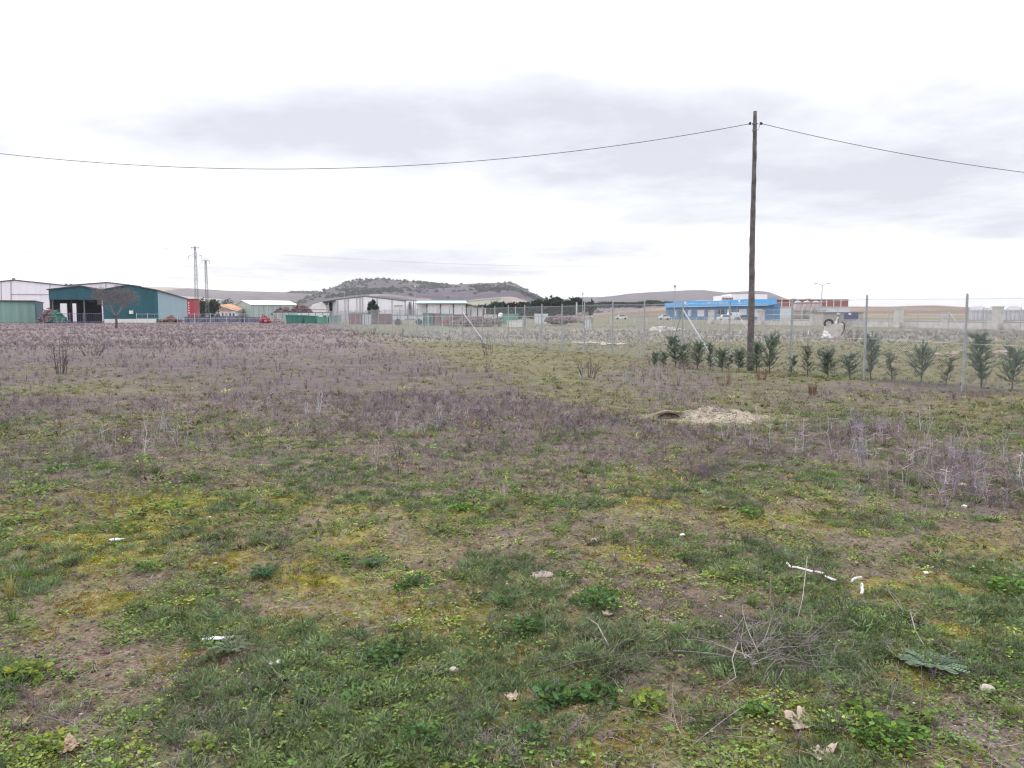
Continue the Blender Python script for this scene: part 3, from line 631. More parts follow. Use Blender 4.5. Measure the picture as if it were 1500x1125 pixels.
def tri_line(px, A, d):      # where the ray of image column px meets a ground line A + t d
    k = (px-750)/F/1.0043; return (k*A.y - A.x)/(d.x - k*d.y)
# ================================================================== buildings at the left
def building(name, loc, label, cat='building', group=None): return thing(name, loc, label, cat, group)
b = building('warehouse', (Xp(80, 190), 190, 0), 'large white twin-gabled warehouse behind the teal shed, far left', 'warehouse')
Y0 = 190
def PP(L, Y): return [P(a, c, Y) for a, c in L]
def zbase(L, Y, z=0): return [Vector((P(a, 460, Y).x, Y, z)) for a in L]
MB().prism(PP([(-60,419),(20,410.5),(97,418.5)], Y0)+zbase([97,-60], Y0), (-24, 55, 0)).prism(PP([(97.2,418.5),(157,414),(207,420)], Y0)+zbase([207,97.2], Y0), (-24, 55, 0)).build('wall', M['white'], b)
t = MB()
for (p, q) in [((-60,418.6),(20,410.1)), ((20,410.1),(97,418.1)), ((97,418.1),(157,413.6)), ((157,413.6),(207,419.6))]:
    a0, a1 = P(*p, Y0-.15), P(*q, Y0-.15); t.tube([a0, a1], .13, 4)
t.build('roof_edge', M['trimdark'], b)
t = MB()
for a, c in ((1.5, 413), (16, 411.5), (73, 416.5), (155, 415)): MB().tube([P(a, c, Y0-.06), Vector((Xp(a, Y0), Y0-.06, 0))], .06, 4).build('panel_joint', M['steeldark'], b)
MB().tube([P(16, 431, Y0-.1), P(76, 431.5, Y0-.1)], .05, 4).build('panel_joint', M['steeldark'], b)
for a, c in ((20, 409.5), (97, 417.6), (104, 417.8)):
    z = P(a, c, Y0+1); MB().tube([z-Vector((0, 0, .5)), z+Vector((0, 0, .35))], .35, 8).build('roof_vent', M['steeldark'], b)
# teal shed
Bc = Vector((Xp(232, 150), 150, 0)); ud = Vector((.946, .324, 0)); wd = Vector((-.324, .946, 0)); Ac = Bc - ud*18.2
def Lc(u, w, z): return Ac + ud*u + wd*w + Vector((0, 0, z))
def ua(px): return tri_line(px, Ac, ud)
def zl(px, py): p = Ac+ud*ua(px); return Zp(py, p.y)
b = building('open_fronted_shed', Ac+ud*9, 'dark teal twin-gabled shed with an open left bay and pale blue side', 'shed')
um = ua(151); ze = 6.1
fr = MB(); fr.prism([Lc(0,0,zl(76,439)), Lc(0,0,zl(76,425)), Lc(ua(119),0,zl(119,419.5)), Lc(um,0,zl(151,425)), Lc(um,0,zl(151,439))], wd*.25)
fr.prism([Lc(um+.01,0,0), Lc(um+.01,0,zl(151,425)), Lc(ua(190),0,zl(190,418)), Lc(18.2,0,ze), Lc(18.2,0,0)], wd*.25); fr.build('front_wall', M['teal'], b)
MB().prism([Lc(18.2,.26,0), Lc(18.2,.26,ze), Lc(18.2,84,ze), Lc(18.2,84,0)], -ud*.25).build('side_wall', M['paleblue'], b)
rf = MB()
for (u0, z0, u1, z1) in ((-.3, zl(76,425), ua(119), zl(119,419.5)), (ua(119), zl(119,419.5), um, zl(151,425)), (um, zl(151,425), ua(190), zl(190,418)), (ua(190), zl(190,418), 18.6, ze-.1)):
    w1 = 9 if u1 <= um+.1 else 84.5
    rf.prism([Lc(u0,-.3,z0+.03), Lc(u1,-.3,z1+.03), Lc(u1,w1,z1+.03), Lc(u0,w1,z0+.03)], (0, 0, .16))
rf.build('roof', M['trimdark'], b)
zc = zl(100, 458.5)
bk = MB(); wz = 8; k = 1; M['interior'] = mat('interior_painted_shade', (.045, .045, .075), .8)  # inner walls coloured near-black, shade of the open bay put into the colour
def ub(px, w): A2 = Ac+wd*w; return tri_line(px, A2, ud)
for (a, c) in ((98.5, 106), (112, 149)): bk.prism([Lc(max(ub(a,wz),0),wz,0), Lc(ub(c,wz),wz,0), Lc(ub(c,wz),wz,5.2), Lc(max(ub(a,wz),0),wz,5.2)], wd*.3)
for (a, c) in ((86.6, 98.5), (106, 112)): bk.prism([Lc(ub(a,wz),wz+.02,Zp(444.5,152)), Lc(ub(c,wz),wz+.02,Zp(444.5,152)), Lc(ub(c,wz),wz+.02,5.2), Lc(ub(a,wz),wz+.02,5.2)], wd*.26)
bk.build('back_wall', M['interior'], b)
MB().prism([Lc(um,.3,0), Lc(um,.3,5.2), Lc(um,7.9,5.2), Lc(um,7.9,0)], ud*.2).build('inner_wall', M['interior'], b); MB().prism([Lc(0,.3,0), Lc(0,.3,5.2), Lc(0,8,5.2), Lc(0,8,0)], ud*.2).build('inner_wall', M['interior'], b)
for a in (76.6, 92, 123): MB().tube([Lc(ua(a), .5 if a != 92 else 8, 0), Lc(ua(a), .5 if a != 92 else 8, 4.6)], .14, 6).build('post', M['steeldark'], b)
MB().prism([Lc(um+.4,-2.2,0), Lc(18,-2.2,0), Lc(18,-2.2,.75), Lc(um+.4,-2.2,.75)], -wd*.2).build('low_white_wall', M['cream'], b)
MB().box(Lc(ua(193),-.5,2.0)-Vector((.3,.3,.3)), Lc(ua(193),-.5,2.0)+Vector((.3,.1,.3))).build('wall_lamp', M['whitep'], b)
# grey-green store
c1 = Vector((Xp(51.5, 148), 148, 0)); dd = Vector((-.47, .88, 0)); c0 = c1 - Vector((.88, .47, 0))*17
b = building('low_store', c0.lerp(c1, .5), 'low grey-green flat-topped store at the left edge with a teal end', 'store')
MB().foot([c0, c1, c1+dd*28, c0+dd*28], 0, 4.0).build('wall', M['greygreen'], b)
MB().prism([c1+Vector((.03,0,.02)), c1+dd*28+Vector((.03,0,.02)), c1+dd*28+Vector((.03,0,3.98)), c1+Vector((.03,0,3.98))], (.06, .03, 0)).build('end_wall', M['teal'], b)
MB().foot([c0-Vector((.3,.3,0)), c1+Vector((.3,-.3,0)), c1+dd*28.3+Vector((.3,.1,0)), c0+dd*28.3], 4.01, 4.2).build('roof', M['trimdark'], b)
def V2(px, Y): return Vector((Xp(px, Y), Y, 0))
# red block
b = building('red_shed', (Xp(284, 262), 262, 0), 'flat red sheet-clad block at the far end of the teal shed', 'shed')
MB().foot([V2(274.5,260), V2(293,260), V2(292,272), V2(274.5,272)], 0, Zp(438.5,260)).build('wall', M['red'], b)
MB().foot([V2(274,259.7), V2(293.4,259.7), V2(292.4,272.3), V2(274,272.3)], Zp(438.5,260)+.01, Zp(437.6,260)).build('roof', M['trimdark'], b)
t = MB()
for q in range(5): MB().box((Xp(276.4,260), 259.8, Zp(443+3.6*q+1.6,260)), (Xp(277.8,260), 259.97, Zp(443+3.6*q,260))).build('white_marking', M['whitep'], b)
# orange-roofed house
b = building('orange_roofed_house', (Xp(332, 300), 300, 0), 'small white house with orange tiled roof, left of the sage warehouse', 'house')
a0, a1 = Xp(319,300), Xp(346,300); zr = Zp(447,300); 
MB().box((a0, 300, 0), (a1, 309, Zp(456,300))).prism([(a0,300,Zp(456,300)), (Xp(325,300),300,Zp(449,300)), (a1,300,Zp(456,300))], (0, 9, 0)).build('wall', M['cream'], b)
MB().prism([(a0-.4,299.6,Zp(455,300)), (Xp(324,300),299.6,zr), (a1+.6,299.6,Zp(455,300)), (a1+.6,299.6,Zp(455,300)-.25), (Xp(324,300),299.6,zr-.3), (a0-.4,299.6,Zp(455,300)-.25)], (0, 10, 0)).build('roof_edge', M['cream'], b)
MB().prism([(Xp(324.2,300),300.4,zr+.1), (a1+.6,300.4,Zp(455,300)+.1), (a1+.3,309.7,Zp(455,300)+.6), (Xp(325,300),309.7,zr+.5)], (0, 0, .12)).build('roof', M['orange'], b)
t = MB()
for a in (325, 330.5, 336, 341): MB().box((Xp(a,300), 299.9, 1.0), (Xp(a+2.4,300), 299.99, 2.1)).build('window', M['glassdark'], b)
MB().prism([(Xp(322,299.5),299.5,Zp(454.8,300)),(Xp(324.4,299.5),299.5,Zp(448.6,300)),(Xp(343,299.5),299.5,Zp(454.8,300))],(0,.09,0)).build('gable_tiles', M['orange'], b)
# generic gabled hall
def gabled(name, c1, c2, c3, eave, ridge, wallm, roofm, label, cat='warehouse', over=.4):
    c4 = c1+c3-c2; b = building(name, (c1+c2+c3+c4)/4, label, cat)
    up = Vector((0, 0, 1)); m1 = (c1+c2)/2; m2 = (c3+c4)/2
    w = MB().prism([c1, c2, c2+up*eave, m1+up*ridge, c1+up*eave], c3-c2); w.build('wall', wallm, b)
    r = MB(); o1 = (c1-c2).normalized()*over; ax = (c3-c2).normalized()*over; dz = (ridge-eave)/((c1-c2).length/2)*over
    r.prism([m1-ax+up*(ridge+.05), m2+ax+up*(ridge+.05), c3-o1+ax+up*(eave-dz+.05), c2-o1-ax+up*(eave-dz+.05)], (0, 0, .14))
    r.prism([m1-ax+up*(ridge+.05), m2+ax+up*(ridge+.05), c4+o1+ax+up*(eave-dz+.05), c1+o1-ax+up*(eave-dz+.05)], (0, 0, .14)); r.build('roof', roofm, b); return b
def V2(px, Y): return Vector((Xp(px, Y), Y, 0))
b = gabled('sage_warehouse', V2(344, 318), V2(368, 300), V2(436, 312), Zp(446.5, 300), Zp(440.3, 305), M['greygreen2'], M['rooflight'], 'sage-green warehouse with a white roof beside the scrap heap')
t = MB()
for a in range(372, 434, 7):
    p = V2(368,300).lerp(V2(436,312), (a-368)/68); t.box(p+Vector((-.12,-.12,0)), p+Vector((.12,-.02,4.6)))
t.build('wall_ribs', M['steel'], b)
# long white warehouse
Y0 = 240
b = building('long_white_warehouse', (Xp(540, Y0), Y0, 0), 'long white gabled warehouse with grey piers under the flat-topped hill', 'warehouse')
MB().prism(PP([(487,439.8),(535,434.3),(595,441.3)], Y0)+zbase([595,487], Y0), (0, 45, 0)).build('wall', M['white'], b)
t = MB(); t.tube([P(486,439.6,Y0-.1), P(535,434,Y0-.1)], .12, 4); t.tube([P(535,434,Y0-.1), P(596,441,Y0-.1)], .12, 4); t.build('roof_edge', M['trimdark'], b)
def ztop(px): return np.interp(px, [487, 535, 595], [439.8, 434.3, 441.3])
for a, wd_ in ((487.5,1.),(495.3,.5),(505.5,.8),(510.5,1.),(523,.5),(528,.4),(531.6,.9),(552.8,1.1),(574.5,1.1),(593.8,1.5)):
    MB().box((Xp(a-wd_*.5,Y0), Y0-.25, 0), (Xp(a+wd_*.5,Y0), Y0-.02, Zp(ztop(a)+.4,Y0))).build('pier', M['steel'], b)
t = MB(); t.box((Xp(578,Y0), Y0-.15, Zp(458,Y0)), (Xp(590,Y0), Y0-.02, Zp(448.2,Y0))); t.build('door', M['cream'], b, label='pale sliding door at the right end')
t = MB(); t.box((Xp(577.4,Y0), Y0-.3, Zp(448.2,Y0)), (Xp(590.6,Y0), Y0-.16, Zp(447.4,Y0))); t.build('door_rail', M['steeldark'], b)
MB().box((Xp(511.5,Y0), Y0-.6, Zp(459.2,Y0)), (Xp(542,Y0), Y0-.26, Zp(457.9,Y0))).build('loading_ledge', M['trimdark'], b)
# small white annexe + dark passage
b = building('white_annexe', (Xp(466, 236), 236, 0), 'small white annexe with a stepped roof left of the long white warehouse', 'building')
MB().prism(PP([(456,447.8),(458,446),(472.4,441.8),(477.5,448)], 236)+zbase([477.5,456], 236), (0, 20, 0)).build('wall', M['cream'], b)
MB().prism(PP([(472,441.8),(487,439.3),(487,441),(472.6,443.2)], 235.5), (0, 16, 0)).build('canopy', M['trimdark'], b)
MB().prism(PP([(473,443.3),(485,441.5)], 244)+zbase([486,477], 244), (0, 2, 0)).build('dark_gap_sheet', M['bluewall'], b)  # sheet added across the open gap, standing in for its shade
t = MB(); t.tube([P(481,442,236), Vector((Xp(481.5,236),236,0))], .15, 6); t.build('canopy_post', M['steel'], b)
MB().tube([P(456,453.3,235.9), P(477,453.3,235.9)], .05, 4).build('wall_joint', M['steeldark'], b)
# bayed warehouse
Y0 = 228
b = building('bayed_warehouse', (Xp(655, Y0), Y0, 0), 'white warehouse with three wide bays and a lower right wing', 'warehouse')
MB().foot([V2(597,250), V2(625,Y0+.3), V2(625.2,Y0+30), V2(598,268)], 0, [Zp(441,250), Zp(441.6,Y0), Zp(441.6,Y0), Zp(441,250)]).build('side_wall', M['white'], b)
MB().box((Xp(625.2,Y0), Y0+.3, 0), (Xp(684,Y0), Y0+30, Zp(444.6,Y0))).build('wall', M['trimdark'], b)
for a, c in ((626.3,644.3),(646,663.3),(665,682)): MB().box((Xp(a,Y0), Y0+.12, 0), (Xp(c,Y0), Y0+.29, Zp(445.6,Y0))).build('bay_door', M['white'], b)
for a in (625.2, 645.1, 664.2, 683): MB().box((Xp(a-.6,Y0), Y0-.1, 0), (Xp(a+.6,Y0), Y0+.11, Zp(445.2,Y0))).build('pillar', M['rust'], b)
MB().foot([V2(606,Y0-1), V2(684.8,Y0-1), V2(683,Y0+31), V2(612,Y0+31)], [Zp(444.8,Y0)]*2+[Zp(444.8,Y0)+1.2]*2, [Zp(443.9,Y0)]*2+[Zp(440.3,Y0+31)]*2).build('roof', M['tealroof'], b)
MB().foot([V2(684,Y0+1), V2(712,Y0+1), V2(712,Y0+14), V2(684,Y0+14)], 0, [Zp(447,Y0), Zp(451,Y0), Zp(451,Y0), Zp(447,Y0)]).build('wing', M['cream'], b)
MB().foot([V2(683.9,Y0), V2(712.8,Y0), V2(712.8,Y0+15), V2(683.9,Y0+15)], [Zp(446.9,Y0), Zp(450.9,Y0), Zp(450.9,Y0), Zp(446.9,Y0)], [Zp(446.1,Y0), Zp(450.2,Y0), Zp(450.2,Y0), Zp(446.1,Y0)]).build('wing_roof', M['trimdark'], b)
for a, c, e in ((688.3,689.2,453),(690.4,691.3,454),(698.6,700.2,450.5),(707.5,709.6,452)): MB().box((Xp(a,Y0), Y0+.8, 0), (Xp(c,Y0), Y0+.98, Zp(e,Y0))).build('dark_opening', M['glassdark'], b)
for a in (601, 606.5, 614.5): MB().box((Xp(a,246)-.12, 243.5-(a-601)*.9, 0), (Xp(a,246)+.12, 243.7-(a-601)*.9, Zp(441.6,246))).build('pier', M['steeldark'], b)
# ================================================================== blue building and neighbours
Lp = Vector((Xp(974, 262), 262, 0)); Rp = Vector((Xp(1135, 194), 194, 0)); ub_ = (Rp-Lp).normalized(); nb = Vector((ub_.y, -ub_.x, 0)); LB = (Rp-Lp).length
b = building('blue_building', (Lp+Rp)/2, 'long low blue building with a bright blue canopy and white lettering', 'building')
wl = Lp+ub_*.5-nb*.9; wr = Lp+ub_*(LB-5)-nb*1.6
def Bp(px, off): A2 = Lp-nb*off; return A2+ub_*tri_line(px, A2, ub_)
wl = Bp(975, .9); wr = Bp(1122.5, .9)
bkv = -nb*1.6
MB().foot([wl, wr, wr+bkv, wl+bkv], 0, 4.4).build('wall', M['bluewall'], b)
MB().foot([wr+ub_*.02, Bp(1134.,1.2), Bp(1134.,1.2)+bkv, wr+ub_*.02+bkv], 0, 4.3).build('side_block', M['bluewall'], b)
hl = lambda p, py: Zp(py, p.y)
fa = MB(); f0, f1, f2 = Bp(973.5, 0), Bp(1125, 0), Bp(1135.5, 0)
fa.prism([f0+Vector((0,0,hl(f0,450.4))), f1+Vector((0,0,hl(f1,447.4))), f2+Vector((0,0,hl(f2,445.2))), f2+Vector((0,0,hl(f2,438.2))), Bp(1090,0)+Vector((0,0,hl(Bp(1090,0),438.3))), Bp(1050,0)+Vector((0,0,hl(Bp(1050,0),440.6))), Bp(1012,0)+Vector((0,0,hl(Bp(1012,0),440.8))), f0+Vector((0,0,hl(f0,444.2)))], -nb*.4)
fa.build('canopy_fascia', M['blue'], b)
MB().prism([f0-nb*.42+Vector((0,0,4.45)), f1-nb*.42+Vector((0,0,4.45)), f1+bkv*1.5+Vector((0,0,4.45)), f0+bkv*1.5+Vector((0,0,4.45))], (0, 0, .18)).build('canopy_soffit', M['bluewall'], b)
t = MB(); t.tube([f0+nb*.08+Vector((0,0,hl(f0,450.1))), f1+nb*.08+Vector((0,0,hl(f1,447.1)))], .07, 4); t.build('fascia_trim', M['rail'], b)
for a, c, e0, e1, mm in ((988,991.4,455.3,463,'window'),(995.3,1000,455,461,'glassdark'),(1008.2,1013,454.2,463,'window'),(1022,1032,454,463.5,'window'),(1041,1046,454,462,'window'),(1052.4,1061,453.6,461,'glassdark'),(1066,1071.5,452.8,463,'window'),(1083,1094,452.8,462,'window'),(1104,1117,452.4,464,'window')):
    p, q = Bp(a, .9), Bp(c, .9); z0, z1 = Zp(e1, p.y), Zp(e0, p.y)
    MB().prism([p+nb*.04+Vector((0,0,z0)), q+nb*.04+Vector((0,0,z0)), q+nb*.04+Vector((0,0,z1)), p+nb*.04+Vector((0,0,z1))], nb*.08).build('window' if mm != 'window' or c-a < 8 else 'shutter', M[mm], b)
for a in (1000.9, 1069, 1079.5): p = Bp(a, .45); MB().tube([p, p+Vector((0,0,4.4))], .16 if a < 1075 else .07, 6).build('canopy_post', M['rail'], b)
def fas(px, py, off=.04): p = Bp(px, 0); return p+nb*off+Vector((0, 0, Zp(py, p.y)))
def emblem(px, py, r):
    MB().prism([fas(px+math.cos(a)*r, py+math.sin(a)*r, .05) for a in np.linspace(0, 6.28, 13)[:-1]], nb*.05).build('emblem_disc', M['whitep'], b)
    MB().prism([fas(px+p, py+q, .05) for p, q in ((-.6,2.9),(1.0,2.9),(.6,2.1),(-.2,2.0))], nb*.05).build('emblem_base', M['whitep'], b)
    MB().prism([fas(px+p, py+q, .05) for p, q in ((1.5,3.0),(3.0,2.8),(5.0,1.6),(3.4,1.7))], nb*.05).build('emblem_wing', M['whitep'], b)
emblem(1004, 443.4, 1.45); emblem(1083, 440.9, 1.6)
def lettering(px0, px1, py, h, words):
    n = len(words); w = (px1-px0)/n
    for i, ch in enumerate(words):
        if ch == ' ': continue
        t = MB(); a = px0+w*i; q0, q1 = fas(a+w*.12, py+h/2), fas(a+w*.78, py+h/2); hz = Zp(py-h/2, q0.y)-Zp(py+h/2, q0.y); up = Vector((0,0,1)); sw = (q1-q0)
        def bar(x0, z0, x1, z1): t.prism([q0+sw*x0+up*hz*z0, q0+sw*x1+up*hz*z0, q0+sw*x1+up*hz*z1, q0+sw*x0+up*hz*z1], nb*.04)
        bar(0, 0, .26, 1)
        if ch in 'EC': bar(.26, .8, 1, .998); bar(.26, .002, 1, .2)
        if ch in 'E': bar(.26, .4, .8, .6)
        if ch in 'NOAM': bar(.74, 0, 1, 1)
        if ch in 'OAM': bar(.26, .8, .74, .998)
        if ch in 'O': bar(.26, .002, .74, .2)
        if ch in 'AN': bar(.26, .4, .74, .6)
        if ch == 'T': bar(-.3, .8, 0, .998); bar(.26, .8, .6, .998)
        t.build('letter', M['window'], b)
lettering(1009, 1015.5, 444.7, 1.3, 'EINIA'); lettering(1035.5, 1067, 443.4, 2.3, 'CENTIO IE NECOCIOI'); lettering(1090, 1097, 442.2, 1.3, 'EINIA'); lettering(1030, 1033.5, 445.0, .9, 'EIE')
# white flat block behind the canopy
b = building('flat_roofed_office', (Xp(1090, 290), 290, 0), 'white flat-roofed block rising behind the blue canopy', 'building')
MB().box((Xp(1056.5,290), 290, 0), (Xp(1070,290), 302, Zp(433,290))).box((Xp(1070,290)+.01, 289.8, 0), (Xp(1123,290), 302, Zp(431,290))).build('wall', M['white'], b)
for i, a in enumerate((1058,1060.2,1062.4,1064.6,1066.8,1069,1071.2)):
    MB().box((Xp(a,289.5), 289.55, Zp(438.8,289.5)), (Xp(a+(1.1 if i % 2 else 1.6),289.5), 289.7, Zp(436 + .4*(i % 2),289.5))).build('letter', M['glassdark'], b)
# red and white hall
Y0 = 300; b = building('red_and_white_hall', (Xp(1190, Y0), Y0, 0), 'hall with brick-red upper panels and white pilasters behind the silos', 'warehouse')
MB().box((Xp(1134,Y0), Y0, Zp(449,Y0)), (Xp(1242,Y0), Y0+22, Zp(439,Y0))).build('upper_wall', M['brick'], b)
for a in (1144.5, 1156, 1167, 1182, 1202, 1210, 1220.5, 1231): MB().box((Xp(a-.6,Y0), Y0-.25, Zp(449,Y0)), (Xp(a+.6,Y0), Y0-.01, Zp(438.8,Y0))).build('pilaster', M['cream'], b)
MB().box((Xp(1133,Y0), Y0-1.2, Zp(450.8,Y0)), (Xp(1243,Y0), Y0+21, Zp(449.02,Y0))).build('ledge', M['stonecap'], b)
MB().box((Xp(1128,Y0), Y0-1.0, 0), (Xp(1242.6,Y0), Y0+20.9, Zp(450.85,Y0))).build('lower_wall', M['window'], b)
MB().box((Xp(1133.6,Y0), Y0-.4, Zp(438.95,Y0)), (Xp(1242.4,Y0), Y0+22.3, Zp(438.2,Y0))).build('roof_edge', M['stonecap'], b)
for a, w_ in ((1162, 4), (1182, 5)): MB().box((Xp(a,Y0+8), Y0+8, Zp(438.2,Y0)), (Xp(a+w_,Y0+8), Y0+11, Zp(436.8,Y0))).build('roof_unit', M['steeldark'], b)
# silos
for i, (a, lb) in enumerate(((1168, 'grey-brown domed silo, leftmost of the three by the hall'), (1181.3, 'brown domed silo in the middle of the three'), (1194.6, 'brown domed silo nearest the stone pillar, with a banded top'))):
    Y0 = 148+i*.8; x = Xp(a, Y0); r = 5.7/F*Y0; b = thing('silo', (x, Y0, 0), lb, 'silo', 'silos beside the red and white hall'); zt = Zp(440.4, Y0)
    pr = [(0, .9), (.9, 1), (zt-r*.75, 1)]; t = MB(); t.tube([(x,Y0,.7), (x,Y0,1.), (x,Y0,zt-r*.62)], [r*.9, r, r], 20); t.build('tank', M['silo'], b, True)
    t = MB(); t.tube([(x,Y0,zt-r*.62), (x,Y0,zt-r*.3), (x,Y0,zt-r*.1), (x,Y0,zt)], [r*1.01, r*.82, r*.5, r*.15], 20); t.build('dome', M['silotop'], b, True)
    t = MB(); t.tube([(x,Y0,zt-r*.66), (x,Y0,zt-r*.56)], r*1.04, 20); t.tube([(x,Y0,zt-2.0), (x,Y0,zt-1.92)], r*1.03, 20); t.build('band', M['steeldark'], b)
    for sx in (-1, 1):
        for sy in (-1, 1): MB().tube([(x+sx*r*.75,Y0+sy*r*.75*.7,0), (x+sx*r*.75,Y0+sy*r*.7*.7,.9)], .06, 5).build('leg', M['steeldark'], b)
# far right greenhouse
Y0 = 210; b = building('arched_greenhouse', (Xp(1465, Y0), Y0, 0), 'row of pale arched greenhouse tunnels at the right edge', 'greenhouse')
for i, a in enumerate((1420, 1446, 1472, 1498, 1524)):
    ar = [P(a+13+13*math.cos(th), 454.5-6.5*math.sin(th), Y0) for th in np.linspace(math.pi, 0, 11)]
    MB().prism(ar+zbase([a+26, a], Y0), (24, 40, 0)).build('tunnel', M['white'], b, label=None)
t = MB(); t.box((Xp(1420,Y0-.3), Y0-.5, Zp(454.8,Y0)), (Xp(1550,Y0-.3), Y0-.2, Zp(454,Y0)))
for a in range(1421, 1550, 6): t.box((Xp(a,Y0-.3)-.07, Y0-.5, 0), (Xp(a,Y0-.3)+.07, Y0-.2, Zp(454.8,Y0)))
t.build('front_frame', M['rail'], b)
# ================================================================== pillared stone wall
def wpt(px): # ground line of the wall
    Y = 94600/(px-330); return Vector((Xp(px, Y), Y, 0))
wa, we = wpt(1043), wpt(1700); wdv = (we-wa).normalized(); wn = Vector((wdv.y, -wdv.x, 0))
b = thing('boundary_wall', wa, 'low pale stone wall with tall square pillars and railings across the lot', 'wall')
MB().foot([wa, we, we-wn*.3, wa-wn*.3], 0, .68).build('base_wall', M['stone'], b)
def pil(p, h, w, cap=.12):
    a, c = wdv*w/2, wn*w/2; t = MB().foot([p-a-c, p+a-c, p+a+c, p-a+c][::-1], 0, h); o = t.build('pillar', M['stone'], b)
    a, c = wdv*(w/2+.07), wn*(w/2+.07); MB().foot([p-a-c, p+a-c, p+a+c, p-a+c][::-1], h+.002, h+cap).build('cap', M['stonecap'], o)
pls = []
for k in range(-0, 8):
    inv = 1/713 - k*.0001300
    if inv <= 1/1500: break
    px = 330+1/inv; p = wpt(px); pls.append(p); pil(p+wn*.12, Zp(451.3+(4.4 if px < 1150 else 3 if px < 1250 else .8 if px < 1400 else -.9), p.y), .75)
for i in range(len(pls)-1):
    p, q = pls[i]+wdv*.6, pls[i+1]-wdv*.6; L_ = (q-p).length; t = MB()
    for z in (.85, 1.55): t.tube([p+Vector((0,0,z))-wn*.15, q+Vector((0,0,z))-wn*.15], .022, 4)
    n = int(L_/.28)
    for j in range(n): s = p.lerp(q, (j+.5)/n)-wn*.15; t.tube([s+Vector((0,0,.68)), s+Vector((0,0,1.62))], .013, 3, False)
    t.build('railing', M['steel'], b)
# second, farther wall with lower pillars
b = thing('garden_wall', V2(1300, 120), 'farther low wall with short stone pillars behind the pillared boundary wall', 'wall')
s0, s1 = V2(1186, 134), V2(1560, 112); wdv = (s1-s0).normalized(); wn = Vector((wdv.y, -wdv.x, 0))
MB().foot([s0, s1, s1-wn*.25, s0-wn*.25], 0, .75).build('base_wall', M['concrete'], b)
for px in (1191, 1384, 1451, 1540):
    p = s0 + wdv*tri_line(px, s0, wdv); pil(p+wn*.1, Zp(458.8, p.y), .8, .1)
# grey hut and dark banner
b = building('concrete_hut', V2(1236, 104), 'low grey flat concrete hut behind the broken concrete well', 'hut')
MB().box((Xp(1206,104), 104, 0), (Xp(1264,104), 108, Zp(458.3,104))).build('wall', M['concrete'], b)
MB().box((Xp(1205,104), 103.8, Zp(458.3,104)+.002), (Xp(1265,104), 108.2, Zp(457.2,104))).build('roof', M['steeldark'], b)
b = thing('dark_banner', (Xp(1247,102), 102, 0), 'dark blue banner with a white disc standing before the grey hut', 'banner')
MB().box((Xp(1236.5,102), 102, Zp(467.6,102)), (Xp(1257.5,102), 102.06, Zp(457.3,102))).build('sheet', mat('navy_sheet', (.035, .035, .12), .6, .3, 4, stain=(.12, .10, .22)), b)
c = P(1245, 459.8, 101.95); MB().prism([c+Vector((math.cos(a)*.2, 0, math.sin(a)*.14)) for a in np.linspace(0, 6.28, 13)[:-1]], (0, .045, 0)).build('white_disc', M['whitep'], b)
for a in (1236.8, 1257.2): MB().tube([(Xp(a,102.1),102.1,0), (Xp(a,102.1),102.1,Zp(457.1,102))], .03, 5).build('post', M['steel'], b)
# ================================================================== fences
def post_line(name, pts, h, r, label, cat='fence', m_='steel', mesh=True, rails=(), braces=(), arm=0, pitch=.06, wr=.0017, palis=0, group=None):
    b = thing(name, pts[0], label, cat, group)
    for p in pts:
        z = gh(p.x, p.y); t = MB().tube([p+Vector((0,0,z-.1)), p+Vector((0,0,z+h))], r, 8)
        t.ball(p+Vector((0,0,z+h)), r*1.15, 6, 3); t.build('post', M[m_], b)
    for (p, q, r2) in braces: MB().tube([p, q], r2, 6).build('brace', M['rail'], b)
    wv = MB(); pairs = list(zip(pts[:-1], pts[1:]))
    if mesh:
        for p, q in pairs:
            d = (q-p); L_ = d.length; d = d/L_; z0 = gh(p.x, p.y)+.04; hh = h-.10
            n = int((L_+hh)/pitch)
            for j in range(n):
                s = j*pitch - hh          # wire runs from (s,0) to (s+hh, hh), clipped to the bay
                for sg in (1, -1):
                    a, c = max(s, 0), min(s+hh, L_)
                    if c-a < .02: continue
                    za, zc = (a-s), (c-s)
                    A = p+d*a; B = p+d*c
                    if sg < 0: za, zc = hh-za, hh-zc
                    A = A+Vector((0,0,z0+za)); B = B+Vector((0,0,z0+zc)); nn = Vector((d.y, -d.x, 0)); up = Vector((0,0,1))
                    off = nn*(wr if sg > 0 else -wr)
                    n0 = len(wv.v); wv.v += [A+off-up*wr, A+off+up*wr, A+off+nn*wr*1.7, B+off-up*wr, B+off+up*wr, B+off+nn*wr*1.7]
                    wv.f += [(n0,n0+1,n0+4,n0+3), (n0+1,n0+2,n0+5,n0+4), (n0+2,n0,n0+3,n0+5)]
    for z in rails:
        for p, q in pairs: wv.tube([p+Vector((0,0,gh(p.x,p.y)+z)), q+Vector((0,0,gh(q.x,q.y)+z))], .004 if mesh else .03, 4)
    if palis:
        for p, q in pairs:
            n = int((q-p).length/palis)
            for j in range(n): s = p.lerp(q, (j+.5)/n); wv.tube([s+Vector((0,0,.05)), s+Vector((0,0,h*.95))], .02, 3, False)
    if wv.v: wv.build('mesh_panel' if mesh else 'rails', M['steel'] if m_ != 'bluepaint' else M[m_], b)
    return b
def Fp(Y): return Vector((16.3-.4174*Y, Y, 0))
ys = [10.0, 12.1, 14.2, 16.4, 18.8, 21.1, 23.5, 25.7, 27.85, 29.9, 32, 33.9, 35.8, 37.6, 39.5, 41.2, 42.9, 44.5, 46] + [48.2+2.2*i for i in range(19)]
pts = [Fp(Y) for Y in ys]
cp = Fp(25.7); dv = Vector((-.385, .923, 0)); c2 = Fp(46)
